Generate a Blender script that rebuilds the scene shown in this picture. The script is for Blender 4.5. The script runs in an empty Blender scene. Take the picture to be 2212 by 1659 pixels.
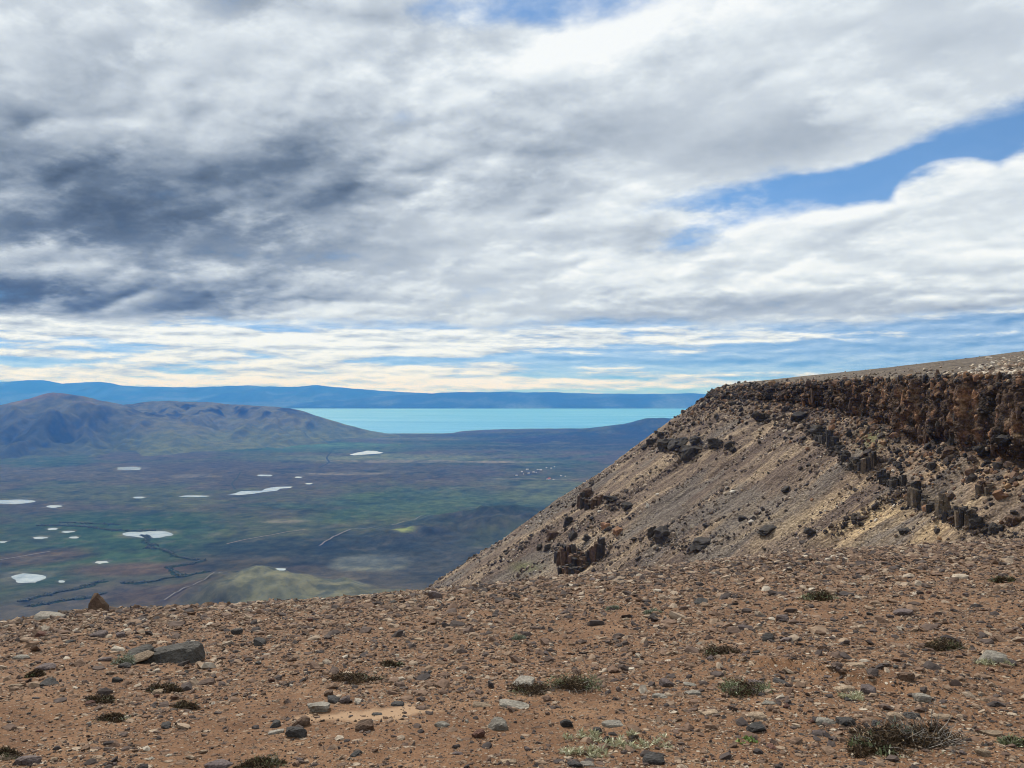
import bpy, bmesh, math, random
import numpy as np
from mathutils import Vector, Matrix

random.seed(7)
RNG = np.random.default_rng(7)
scene = bpy.context.scene
COL = scene.collection

# ------------------------------------------------------------------ camera
F = 788.0            # focal length in pixels of a 1024 px wide picture
HY = 390.0           # row of the horizon
EYE = 1.6
cam_d = bpy.data.cameras.new('camera')
cam_d.sensor_width = 36.0
cam_d.lens = 36.0 * F / 1024.0
cam_d.shift_y = (HY - 384.0) / 1024.0
cam_d.clip_start = 0.1
cam_d.clip_end = 400000.0
cam = bpy.data.objects.new('camera', cam_d)
COL.objects.link(cam)
cam.location = (0, 0, EYE)
cam.rotation_euler = (math.radians(90), 0, 0)
scene.camera = cam
K = 1024.0 / 2212.0  # notes on the photograph were taken at 2212 px width


def uv_of(x, y):     # note coordinates -> tangent of azimuth, tangent of elevation
    return (x * K - 512.0) / F, (HY - y * K) / F


# ------------------------------------------------------------------ sun, sky
SUN_EL = math.radians(45)
SUN_DIR = Vector((-0.40, 0.72, 0.0)).normalized() * math.cos(SUN_EL) + Vector((0, 0, math.sin(SUN_EL)))
sun_d = bpy.data.lights.new('sun', 'SUN')
sun_d.energy = 5.0
sun_d.angle = math.radians(0.55)
sun_d.color = (1.0, 0.955, 0.88)
sun = bpy.data.objects.new('sun', sun_d)
COL.objects.link(sun)
sun.rotation_euler = SUN_DIR.to_track_quat('Z', 'Y').to_euler()

world = bpy.data.worlds.new('World')
scene.world = world
world.use_nodes = True
world.cycles.sampling_method = 'MANUAL'
world.cycles.sample_map_resolution = 512


class NT:
    """small helper for building node trees"""
    def __init__(self, tree):
        self.t = tree
        self.t.nodes.clear()

    def n(self, typ, **kw):
        nd = self.t.nodes.new(typ)
        ins = kw.pop('ins', {})
        for k, v in kw.items():
            setattr(nd, k, v)
        for k, v in ins.items():
            self.set(nd.inputs[k], v)
        return nd

    def set(self, sock, v):
        if isinstance(v, bpy.types.NodeSocket):
            self.t.links.new(v, sock)
        elif isinstance(v, (tuple, list)) and len(v) == 3 and sock.type == 'RGBA':
            sock.default_value = (*v, 1.0)
        else:
            sock.default_value = v

    def math(self, op, a, b=None, c=None, clamp=False):
        nd = self.n('ShaderNodeMath', operation=op, use_clamp=clamp)
        self.set(nd.inputs[0], a)
        if b is not None: self.set(nd.inputs[1], b)
        if c is not None: self.set(nd.inputs[2], c)
        return nd.outputs[0]

    def vmath(self, op, a, b=None):
        nd = self.n('ShaderNodeVectorMath', operation=op)
        self.set(nd.inputs[0], a)
        if b is not None: self.set(nd.inputs[1], b)
        return nd.outputs['Value'] if op in ('LENGTH', 'DOT_PRODUCT') else nd.outputs[0]

    def step(self, x, a, b, lo=0.0, hi=1.0):
        nd = self.n('ShaderNodeMapRange', interpolation_type='SMOOTHSTEP')
        self.set(nd.inputs[0], x)
        for i, v in enumerate((a, b, lo, hi)): nd.inputs[i + 1].default_value = v
        return nd.outputs[0]

    def noise(self, vec, scale, detail=4, rough=0.55, lac=2.0, dist=0.0, color=False):
        nd = self.n('ShaderNodeTexNoise')
        self.set(nd.inputs['Vector'], vec)
        nd.inputs['Scale'].default_value = scale
        nd.inputs['Detail'].default_value = detail
        nd.inputs['Roughness'].default_value = rough
        nd.inputs['Lacunarity'].default_value = lac
        nd.inputs['Distortion'].default_value = dist
        return nd.outputs['Color' if color else 'Fac']

    def voronoi(self, vec, scale, feature='F1', rand=1.0):
        nd = self.n('ShaderNodeTexVoronoi', feature=feature)
        self.set(nd.inputs['Vector'], vec)
        nd.inputs['Scale'].default_value = scale
        nd.inputs['Randomness'].default_value = rand
        return nd

    def ramp(self, x, stops, interp='LINEAR'):
        nd = self.n('ShaderNodeValToRGB')
        nd.color_ramp.interpolation = interp
        el = nd.color_ramp.elements
        while len(el) > 1: el.remove(el[-1])
        el[0].position = stops[0][0]; el[0].color = (*stops[0][1], 1)
        for p, c in stops[1:]:
            e = el.new(p); e.color = (*c, 1)
        self.set(nd.inputs[0], x)
        return nd.outputs[0]

    def mix(self, fac, a, b, mode='MIX'):
        nd = self.n('ShaderNodeMix', data_type='RGBA', blend_type=mode)
        self.set(nd.inputs[0], fac); self.set(nd.inputs[6], a); self.set(nd.inputs[7], b)
        return nd.outputs[2]

    def mapping(self, vec, loc=(0, 0, 0), rot=(0, 0, 0), scale=(1, 1, 1), typ='POINT'):
        nd = self.n('ShaderNodeMapping', vector_type=typ)
        self.set(nd.inputs['Vector'], vec)
        nd.inputs['Location'].default_value = loc
        nd.inputs['Rotation'].default_value = rot
        nd.inputs['Scale'].default_value = scale
        return nd.outputs[0]


def build_sky():
    W = NT(world.node_tree)
    out = W.n('ShaderNodeOutputWorld')
    sky = W.n('ShaderNodeTexSky', sky_type='NISHITA')
    sky.sun_disc = False
    sky.sun_elevation = SUN_EL
    sky.sun_rotation = math.atan2(SUN_DIR.x, SUN_DIR.y)
    sky.altitude = 1200
    sky.air_density = 1.0
    sky.dust_density = 0.0
    sky.ozone_density = 2.0
    d = W.n('ShaderNodeTexCoord').outputs['Generated']
    lift = W.vmath('NORMALIZE', W.vmath('ADD', W.vmath('MULTIPLY', d, (1, 1, 0.8)), (0, 0, 0.22)))
    W.set(sky.inputs['Vector'], lift)
    clear = W.mix(1.0, sky.outputs[0], (0.72, 1.08, 1.26), 'MULTIPLY')
    blue = W.n('ShaderNodeBackground', ins={'Color': clear, 'Strength': 0.11})
    sep = W.n('ShaderNodeSeparateXYZ'); W.set(sep.inputs[0], d)
    X, Y, Z = sep.outputs

    def add(*a):
        r = a[0]
        for b in a[1:]: r = W.math('ADD', r, b)
        return r

    def mul(a, k): return W.math('MULTIPLY', a, k)
    def sub(a, k): return W.math('SUBTRACT', a, k)
    def shift(v, o): return W.vmath('ADD', v, o)

    def n2d(vec, scale, detail, rough, lac=2.15):
        r = W.noise(vec, scale, detail, rough, lac)
        r.node.noise_dimensions = '2D'
        return r

    def lerp(a, b, f): return W.math('MULTIPLY_ADD', W.math('SUBTRACT', b, a), f, a)

    # a deck of cloud seen from below: the pattern shrinks towards the horizon
    zz = W.math('ADD', W.math('MAXIMUM', Z, 0.0), 0.26)
    px, py = W.math('DIVIDE', X, zz), W.math('DIVIDE', Y, zz)
    wa = math.radians(24)                                   # cloud streets drift along one direction
    cb = W.n('ShaderNodeCombineXYZ')
    W.set(cb.inputs[0], add(mul(px, 0.88 * math.cos(wa)), mul(py, -0.88 * math.sin(wa))))
    W.set(cb.inputs[1], add(mul(px, 1.04 * math.sin(wa)), mul(py, 1.04 * math.cos(wa))))
    P = cb.outputs[0]
    up = (0.80 * math.sin(wa) * 0.075 - 0.02, -1.12 * math.cos(wa) * 0.075, 0)   # a step up the sky, towards the sun
    up2 = (up[0] * 0.5, up[1] * 0.5, 0)
    Pa = shift(P, (7.3, 2.9, 0)); Pb = shift(P, (1.6, 9.4, 0))
    n1 = n2d(Pa, 1.30, 9, 0.55); n1u = n2d(shift(Pa, up), 1.30, 6, 0.53)
    n2 = n2d(Pb, 2.9, 8, 0.57); n2u = n2d(shift(Pb, up2), 2.9, 6, 0.55)
    nS = n2d(shift(P, (3.1, 5.2, 0)), 0.75, 3, 0.5)
    def heap(off):
        # rounded heads with sharp creases between them
        r = n2d(shift(Pb, off), 3.0, 5, 0.5, 2.0)
        r.node.noise_type = 'RIDGED_MULTIFRACTAL'; r.node.normalize = True
        r.node.inputs['Offset'].default_value = 1.0; r.node.inputs['Gain'].default_value = 1.2
        return r
    hb, hbu = heap((4.4, 0.3, 0)), heap((4.4 + up2[0], 0.3 + up2[1], 0))
    hr = sub(hbu, hb)
    r1, r2 = sub(n1, n1u), sub(n2, n2u)
    warp = add(mul(sub(n1, 0.5), 1.7), mul(sub(n2, 0.5), 1.2))

    def blob(x, y, w, h, tilt=0.0, soft_=0.55, amp=1.0):
        """a cloud mass (or a gap) about a direction of the sky"""
        u, v = uv_of(x, y)
        c = Vector((u, 1, v)).normalized()
        ex = Vector((1, -u, 0)).normalized(); ez = c.cross(ex) * -1
        tr = math.radians(tilt)
        ax = (ex * math.cos(tr) + ez * math.sin(tr)) / (w * K / F / 2); az = (ez * math.cos(tr) - ex * math.sin(tr)) / (h * K / F / 2)
        cb = W.n('ShaderNodeCombineXYZ')
        W.set(cb.inputs[0], W.math('SUBTRACT', W.vmath('DOT_PRODUCT', d, tuple(ax)), ax.dot(c)))
        W.set(cb.inputs[1], W.math('SUBTRACT', W.vmath('DOT_PRODUCT', d, tuple(az)), az.dot(c)))
        ln = W.math('MULTIPLY_ADD', warp, amp, W.vmath('LENGTH', cb.outputs[0]))
        return W.step(ln, 1 - soft_, 1 + soft_, 1.0, 0.0)

    dark = add(mul(blob(280, 320, 1250, 360, 12, 0.8, 0.5), 0.46),
               mul(blob(620, 365, 720, 150, 15, 0.8, 0.5), 0.36),
               mul(blob(40, 380, 440, 220, 0, 0.8, 0.5), 0.36),
               mul(blob(400, 505, 760, 130, 10, 0.8, 0.5), 0.36),
               mul(blob(120, 652, 1050, 100, 5, 0.5, 0.30), 0.60),
               mul(blob(-50, 670, 500, 80, 5, 0.6, 0.3), 0.36),
               mul(blob(640, 612, 1100, 120, 8, 0.8, 0.5), 0.30),
               mul(blob(1330, 330, 900, 150, 10, 0.9, 0.8), 0.20),
               mul(blob(1120, 320, 280, 260, 30, 0.8, 0.7), 0.24),
               mul(blob(1700, 668, 1400, 66, 0, 0.7, 0.3), 0.36),
               mul(blob(1395, 500, 160, 56, 20, 0.8, 0.5), 0.34),
               mul(blob(1720, 305, 320, 80, 8, 0.9, 0.6), 0.20),
               mul(blob(620, 0, 320, 60, 0, 0.8, 0.5), 0.40),
               mul(blob(50, 190, 320, 120, 20, 0.9, 0.6), 0.18))
    bright = add(mul(blob(560, 130, 900, 150, 12, 0.8, 0.7), 0.08),
                 mul(blob(2035, 378, 150, 56, 6, 0.4, 0.35), 0.30),
                 mul(blob(1850, 445, 520, 44, 3, 0.6, 0.4), 0.14),
                 mul(blob(0, 500, 300, 56, 0, 0.6, 0.5), 0.26))
    gap = add(mul(blob(1840, 405, 640, 70, 10, 0.8, 0.45), 0.95),
              mul(blob(2100, 300, 330, 92, 20, 0.8, 0.5), 0.85),
              mul(blob(1540, 425, 380, 46, 6, 0.9, 0.6), 0.62),
              mul(blob(1180, 15, 420, 70, 0, 0.8, 0.6), 0.55),
              mul(blob(1960, 110, 900, 260, 6, 0.8, 0.2), -0.45),
              mul(blob(890, 255, 150, 46, 5, 0.7, 0.6), 0.45))
    clump = blob(2030, 385, 160, 76, 8, 0.25, 0.22)         # one small heap of cumulus in the gap
    # three sheets of cloud one before another, bright at their thin edges and grey in their thick middles
    back = add(0.73, mul(sub(nS, 0.5), -0.35), mul(r1, 0.6), mul(dark, -0.60))
    a1 = W.step(add(n1, mul(sub(nS, 0.5), 0.5)), 0.42, 0.60)
    t1 = add(0.925, mul(r1, 2.0), mul(hr, 0.22), mul(W.math('MAXIMUM', sub(n1, 0.50), 0.0), -1.3), mul(dark, -0.63), bright)
    a2 = mul(W.step(n2, 0.48, 0.66), 0.60)
    t2 = add(0.965, mul(r2, 1.4), mul(hr, 0.28), mul(W.math('MAXIMUM', sub(n2, 0.54), 0.0), -1.0), mul(dark, -0.58), bright)
    tone_high = lerp(lerp(back, t1, a1), t2, a2)
    tone_high = lerp(tone_high, add(0.93, mul(r2, 1.2)), mul(clump, 0.9))
    cover_high = W.step(add(1.16, mul(gap, -1.5), mul(sub(n1, 0.5), 2.0), mul(sub(n2, 0.5), 2.0), mul(clump, 1.5)), -0.20, 0.85, 0.07, 1.0)

    # towards the horizon the deck breaks into rows of small cumulus with sky between them
    low = W.step(add(Z, mul(sub(n2, 0.5), 0.05)), 0.070, 0.092, 1.0, 0.0)
    cr = W.n('ShaderNodeCombineXYZ'); W.set(cr.inputs[0], mul(W.math('DIVIDE', X, W.math('MAXIMUM', Y, 0.05)), 3.0)); W.set(cr.inputs[1], mul(Z, 21.0))
    rows = n2d(cr.outputs[0], 3.6, 8, 0.60); rows_u = n2d(shift(cr.outputs[0], (-0.02, 0.09, 0)), 3.6, 5, 0.58)
    cg = W.n('ShaderNodeCombineXYZ'); W.set(cg.inputs[0], mul(cr.inputs[0].links[0].from_socket, 0.36)); W.set(cg.inputs[1], mul(Z, 52.0))
    bands = n2d(cg.outputs[0], 0.8, 3, 0.5)
    cover_low = W.step(add(rows, mul(sub(bands, 0.5), 1.6)), 0.34, 0.58, 0.42, 1.0)
    tone_low = add(0.76, mul(sub(rows, rows_u), 1.1), mul(sub(bands, 0.5), 1.1), mul(sub(rows, 0.5), 0.5))
    tone = lerp(tone_high, tone_low, low); cover = lerp(cover_high, cover_low, low)
    ccol = W.ramp(tone, [(0.0, (0.085, 0.118, 0.165)), (0.20, (0.155, 0.205, 0.275)), (0.42, (0.33, 0.39, 0.47)),
                         (0.64, (0.55, 0.615, 0.69)), (0.84, (0.76, 0.825, 0.88)), (1.0, (0.93, 0.965, 0.985))])
    warm = W.step(Z, 0.0, 0.06, 1.0, 0.0)
    ccol = W.mix(mul(warm, 0.8), ccol, W.mix(1.0, ccol, (1.06, 0.99, 0.90), 'MULTIPLY'))
    cl = W.n('ShaderNodeBackground', ins={'Color': ccol, 'Strength': 1.0})
    mx = W.n('ShaderNodeMixShader')
    W.set(mx.inputs[0], cover); W.set(mx.inputs[1], blue.outputs[0]); W.set(mx.inputs[2], cl.outputs[0])
    W.t.links.new(mx.outputs[0], out.inputs[0])


build_sky()
scene.view_settings.view_transform = 'Standard'
scene.view_settings.look = 'None'
scene.view_settings.exposure = 0.0
scene.view_settings.gamma = 1.0
scene.view_settings.use_curve_mapping = False
scene.render.engine = 'CYCLES'
scene.cycles.use_denoising = True
scene.cycles.pixel_filter_type = 'BLACKMAN_HARRIS'
scene.cycles.filter_width = 1.05
scene.cycles.max_bounces = 5
scene.cycles.diffuse_bounces = 3
scene.cycles.volume_bounces = 0
scene.cycles.sample_clamp_indirect = 4.0

# ------------------------------------------------------------------ numpy helpers
_perm = np.random.default_rng(11).permutation(256).astype(np.int64)
_perm = np.concatenate([_perm, _perm, _perm])
_ga = np.random.default_rng(12).uniform(0, 2 * np.pi, 256)
_gx, _gy = np.cos(_ga), np.sin(_ga)


def perlin(x, y, seed=0):
    x = np.asarray(x, float) + seed * 17.31
    y = np.asarray(y, float) + seed * 9.77
    xi = np.floor(x).astype(np.int64); yi = np.floor(y).astype(np.int64)
    xf = x - xi; yf = y - yi
    xi &= 255; yi &= 255
    u = xf * xf * xf * (xf * (xf * 6 - 15) + 10); v = yf * yf * yf * (yf * (yf * 6 - 15) + 10)

    def g(ix, iy, dx, dy):
        h = _perm[_perm[ix & 255] + (iy & 255)]
        return _gx[h] * dx + _gy[h] * dy
    a = g(xi, yi, xf, yf); b = g(xi + 1, yi, xf - 1, yf)
    c = g(xi, yi + 1, xf, yf - 1); e = g(xi + 1, yi + 1, xf - 1, yf - 1)
    return ((a + (b - a) * u) * (1 - v) + (c + (e - c) * u) * v) * 1.5


def fbm(x, y, oct=5, seed=0, gain=0.5, lac=2.03):
    r = 0.0; a = 1.0; t = 0.0
    for i in range(oct):
        r = r + a * perlin(x, y, seed + i * 3.1); t += a
        x = x * lac; y = y * lac; a *= gain
    return r / t * 1.4


def ridged(x, y, oct=5, seed=0, gain=0.5, lac=2.03):
    r = 0.0; a = 1.0; t = 0.0
    for i in range(oct):
        n = 1 - np.abs(perlin(x, y, seed + i * 3.1)) * 1.6
        r = r + a * n; t += a
        x = x * lac; y = y * lac; a *= gain
    return r / t


def cellrand(i, j=0, seed=0):
    h = (np.asarray(i, np.int64) * 374761393 + np.asarray(j, np.int64) * 668265263 + seed * 974711) & 0x7fffffff
    h = ((h ^ (h >> 13)) * 1274126177) & 0x7fffffff
    return ((h ^ (h >> 16)) % 100003) / 100003.0


def sstep(x, a, b):
    t = np.clip((x - a) / (b - a), 0, 1)
    return t * t * (3 - 2 * t)


def make_mesh(name, V, Fc, mat=None, smooth=True, uv=None, col=None):
    """V (n,3), Fc (m,3 or 4)"""
    V = np.ascontiguousarray(V, np.float32); Fc = np.ascontiguousarray(Fc, np.int32)
    me = bpy.data.meshes.new(name)
    k = Fc.shape[1]
    me.vertices.add(len(V)); me.vertices.foreach_set('co', V.ravel())
    me.loops.add(Fc.size); me.loops.foreach_set('vertex_index', Fc.ravel())
    me.polygons.add(len(Fc))
    me.polygons.foreach_set('loop_start', np.arange(0, Fc.size, k, dtype=np.int32))
    if uv is not None:
        l = me.uv_layers.new(name='UVMap')
        l.data.foreach_set('uv', np.ascontiguousarray(uv, np.float32)[Fc.ravel()].ravel())
    if col is not None:
        a = me.color_attributes.new('tint', 'FLOAT_COLOR', 'POINT')
        c = np.ones((len(V), 4), np.float32); c[:, :3] = col
        a.data.foreach_set('color', c.ravel())
    me.update(calc_edges=True)
    me.polygons.foreach_set('use_smooth', np.full(len(Fc), smooth, bool))
    if mat: me.materials.append(mat)
    return me


def grid_faces(nr, nc):
    i = np.arange(nr - 1)[:, None] * nc + np.arange(nc - 1)[None, :]
    return np.stack([i, i + 1, i + nc + 1, i + nc], -1).reshape(-1, 4)


def link(name, me, parent=None, label=None, cat=None, group=None, kind=None):
    o = bpy.data.objects.new(name, me)
    COL.objects.link(o)
    if parent is not None: o.parent = parent
    if label: o['label'] = label
    if cat: o['category'] = cat
    if group: o['group'] = group
    if kind: o['kind'] = kind
    return o


def grid_obj(name, P, mat, smooth=True, uv=None, col=None, flip=False, **kw):
    nr, nc = P.shape[:2]
    Fc = grid_faces(nr, nc)
    if flip: Fc = Fc[:, ::-1]
    me = make_mesh(name, P.reshape(-1, 3), Fc, mat, smooth,
                   None if uv is None else uv.reshape(-1, 2), None if col is None else col.reshape(-1, 3))
    return link(name, me, **kw)


# ------------------------------------------------------------------ materials
def new_mat(name):
    m = bpy.data.materials.new(name)
    m.use_nodes = True
    T = NT(m.node_tree)
    out = T.n('ShaderNodeOutputMaterial')
    b = T.n('ShaderNodeBsdfPrincipled')
    T.t.links.new(b.outputs[0], out.inputs[0])
    b.inputs['Roughness'].default_value = 0.9
    b.inputs['Specular IOR Level'].default_value = 0.2
    return m, T, b


def bump(T, b, h, dist, strength=1.0):
    nd = T.n('ShaderNodeBump', ins={'Height': h, 'Distance': dist, 'Strength': strength})
    T.t.links.new(nd.outputs[0], b.inputs['Normal'])


def stone_mat(name, c, var=0.35, scale=9.0, pits=0.5, by='object'):
    m, T, b = new_mat(name)
    g = T.n('ShaderNodeNewGeometry')
    pos = g.outputs['Position']
    n1 = T.noise(pos, scale, 6, 0.65)
    n2 = T.noise(pos, scale * 6, 4, 0.6)
    rnd = T.n('ShaderNodeObjectInfo').outputs['Random'] if by == 'object' else g.outputs['Random Per Island']
    dk = tuple(x * (1 - var) for x in c); lt = tuple(min(0.9, x * (1 + var * 1.1)) for x in c)
    base = T.ramp(n1, [(0.3, dk), (0.52, c), (0.72, lt)])
    base = T.mix(T.step(n2, 0.35, 0.65), T.mix(1.0, base, (0.72, 0.70, 0.68), 'MULTIPLY'), base)
    bright = T.math('ADD', 0.78, T.math('MULTIPLY', rnd, 0.45))
    cb = T.n('ShaderNodeCombineXYZ'); [T.set(cb.inputs[i], bright) for i in range(3)]
    base = T.mix(1.0, base, cb.outputs[0], 'MULTIPLY')
    T.set(b.inputs['Base Color'], base)
    h = T.math('ADD', T.math('MULTIPLY', n1, 0.6), T.math('MULTIPLY', n2, pits))
    bump(T, b, h, 0.5 / scale)
    return m


def gravel_mat(name, stops, scale=18.0):
    m, T, b = new_mat(name)
    g = T.n('ShaderNodeNewGeometry')
    c = T.ramp(g.outputs['Random Per Island'], stops)
    n = T.noise(g.outputs['Position'], scale, 5, 0.65)
    c = T.mix(T.step(n, 0.3, 0.7), T.mix(1.0, c, (0.68, 0.66, 0.65), 'MULTIPLY'), T.mix(1.0, c, (1.18, 1.16, 1.13), 'MULTIPLY'))
    T.set(b.inputs['Base Color'], c)
    bump(T, b, n, 0.02, 0.7)
    return m


STONE_COL = {
    'dark grey': (0.062, 0.058, 0.056), 'brown': (0.135, 0.088, 0.062), 'reddish brown': (0.115, 0.058, 0.044),
    'tan': (0.30, 0.225, 0.158), 'pale grey': (0.27, 0.245, 0.208), 'purplish grey': (0.130, 0.102, 0.098),
}
M_STONE = {k: stone_mat('stone_' + k.replace(' ', '_'), v) for k, v in STONE_COL.items()}
M_BASALT = stone_mat('basalt', (0.066, 0.058, 0.053), 0.5, 0.9, 0.8)
M_BASALT_BROWN = stone_mat('basalt_brown', (0.115, 0.075, 0.052), 0.5, 0.8, 0.6)
M_BASALT_COL = stone_mat('basalt_column', (0.15, 0.118, 0.088), 0.5, 1.1, 0.6)
M_ORANGE = stone_mat('oxidised_rock', (0.30, 0.165, 0.095), 0.4, 0.8, 0.6)
M_BOULDER = stone_mat('boulder_grey', (0.10, 0.093, 0.084), 0.4, 5.0, 0.8)

# ------------------------------------------------------------------ valley floor
VZ = -800.0


def on_valley(x, y, z=VZ):
    """note coordinates -> point of the valley floor seen there"""
    u, v = uv_of(x, y)
    Yd = (z - EYE) / v
    return u * Yd, Yd


def ell(Xa, Ya, x, y, w, h, p=1.0, soft=0.5, nz=None):
    """mask of an elliptical patch of ground about the place noted at x, y"""
    cx, cy = on_valley(x, y)
    xr = w * K / F / 2 * cy
    y0 = on_valley(x, y + h / 2)[1]; y1 = on_valley(x, y - h / 2)[1]
    yr = (y1 - y0) / 2
    r = np.sqrt(((Xa - cx) / xr) ** 2 + ((Ya - cy) / yr) ** 2)
    if nz is not None: r = r + nz
    return 1 - sstep(r, 1 - soft, 1 + soft)


def shore_Y(u):
    """distance of the near lake shore, by azimuth"""
    xs = [-400, 640, 800, 940, 975, 1000, 1090, 1290, 1330, 1400, 1500, 1700, 2600]
    ys = [936, 936, 936.5, 936.5, 935.5, 931, 926.5, 925, 917, 907, 906, 907, 907]
    uu = [uv_of(x, 0)[0] for x in xs]
    vv = [(EYE - VZ) / (-uv_of(0, y)[1]) for y in ys]
    vv[8:] = [17200, 17600, 17800, 17800, 17800]
    return np.interp(u, uu, vv)


def valley_h(X, Y):
    z = VZ + 5.0 + 3.5 * fbm(X / 900, Y / 900, 4, 3) + 1.2 * fbm(X / 160, Y / 160, 3, 5)

    def hill(x, y, w, h, hgt, seed, rough=0.35, pw=1.3, wl=200):
        cx, cy = on_valley(x, y)
        xr = w * K / F / 2 * cy
        r = np.sqrt(((X - cx) / xr) ** 2 + ((Y - cy) / h) ** 2)
        r = r + rough * fbm(X / wl, Y / wl, 4, seed)
        b = np.clip(1 - r, 0, 1)
        return hgt * b ** pw
    # the pale grassy hill under the rim, a knob with a sharp dark edge on its far side
    z = z + hill(595, 1304, 400, 420, 64, 21, 0.25, 0.85, 180)
    z = z + hill(550, 1300, 260, 240, 34, 22, 0.45, 0.9, 110)
    z = z + hill(790, 1312, 700, 300, 50, 23, 0.3, 0.9, 180)
    z = z + hill(470, 1290, 300, 420, 34, 24, 0.4, 1.1, 160)
    # dark ridge in the middle distance, left of the mesa
    z = z + hill(1050, 1138, 360, 560, 92, 31, 0.35, 1.2, 240)
    z = z + hill(1150, 1140, 380, 460, 50, 32, 0.35, 1.2, 200)
    z = z + hill(900, 1160, 460, 360, 48, 33, 0.4, 1.2, 240)
    z = z + hill(1060, 1205, 170, 160, 46, 34, 0.4, 1.2, 120)
    z = z + hill(1020, 1238, 150, 130, 50, 35, 0.4, 1.2, 100)
    z = z + hill(1100, 1235, 150, 130, 36, 36, 0.4, 1.2, 100)
    z = z + hill(480, 1275, 420, 420, 30, 37, 0.4, 1.2, 200)
    # low dark hills by the lake
    z = z + hill(1395, 934, 330, 1500, 205, 41, 0.12, 0.9, 900)
    z = z + hill(1550, 934, 420, 1600, 215, 42, 0.12, 0.9, 900)
    z = z + hill(1250, 940, 500, 1300, 60, 43, 0.2, 1.1, 700)
    # lake bed
    u = X / np.maximum(Y, 1)
    sh = shore_Y(u) + 120 * fbm(X / 700, Y / 700, 3, 51)
    z = z - 45 * sstep(Y, sh - 60, sh + 240) * (1 - sstep(z, -785, -770))
    return z


PONDS = [  # x, y, w, h at 2212 px; label
    (320, 1154, 108, 14, 'long pale pond beside the winding line of trees'),
    (62, 1249, 74, 20, 'large round pale pond beside the red grassland'),
    (30, 1084, 92, 10, 'shallow grey pond cut by the edge of the photo'),
    (118, 1094, 34, 5.5, 'small white pond just below the shallow grey pond'),
    (221, 1215, 30, 6, 'small white pond alone in the green meadow'),
    (115, 1143, 24, 4.5, 'topmost small white pond of the meadow cluster'),
    (88, 1162, 32, 5, 'widest small white pond of the meadow cluster'),
    (147, 1149, 28, 4.5, 'small white pond in the middle of the meadow cluster'),
    (160, 1161, 20, 4, 'small white pond nearest the trees in the meadow cluster'),
    (279, 1012, 54, 7, 'thin white pond on the plain at the foot of the mountain'),
    (572, 1027, 34, 3.5, 'thin white pond above the long branched lagoon'),
    (645, 1031, 16, 3, 'tiny white pond above the long branched lagoon on its far end'),
    (668, 1045, 16, 3, 'tiny white pond past the tip of the branched lagoon'),
    (302, 1075, 28, 4, 'tiny white pond on the brown plain before the lagoon'),
    (420, 1072, 66, 3.5, 'very thin strip of white water before the branched lagoon'),
    (605, 1230, 26, 5, 'small white pond on the slope behind the grassy hill'),
    (8, 1171, 20, 4, 'tiny white pond at the photo edge below the meadow cluster'),
    (133, 1256, 14, 5, 'tiny white pond beside the large round pond'),
]
LAGOONS = [
    ([(487, 1069), (508, 1065.5), (520, 1061), (548, 1060), (566, 1060), (572, 1056), (586, 1053), (600, 1051.5), (632, 1051),
      (628, 1054), (606, 1055.5), (598, 1060), (570, 1063), (545, 1067), (515, 1069.5), (495, 1068)],
     'long branched white lagoon in the middle of the plain'),
    ([(755, 982), (772, 977.5), (785, 975.5), (792, 973.5), (812, 974), (818, 976), (828, 977.5), (822, 979.5), (800, 981), (780, 982.5), (765, 983.5)],
     'jagged white lagoon near the foot of the mountain'),
]

M_POND, T, b = new_mat('pond_water')
_n = T.noise(T.n('ShaderNodeNewGeometry').outputs['Position'], 0.012, 4, 0.6)
T.set(b.inputs['Base Color'], T.ramp(_n, [(0.3, (0.22, 0.27, 0.29)), (0.55, (0.36, 0.41, 0.42)), (0.75, (0.46, 0.48, 0.46))]))
b.inputs['Roughness'].default_value = 0.12
b.inputs['Specular IOR Level'].default_value = 0.6

M_LAKE, T, b = new_mat('lake_water')
pos = T.n('ShaderNodeNewGeometry').outputs['Position']
n = T.noise(T.mapping(pos, scale=(0.00016, 0.0012, 1)), 1.0, 7, 0.68, 2.0, 0.4)
T.set(b.inputs['Base Color'], T.ramp(n, [(0.32, (0.030, 0.175, 0.35)), (0.50, (0.065, 0.24, 0.43)), (0.68, (0.12, 0.31, 0.49))]))
b.inputs['Roughness'].default_value = 0.6
b.inputs['Specular IOR Level'].default_value = 0.08


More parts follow.
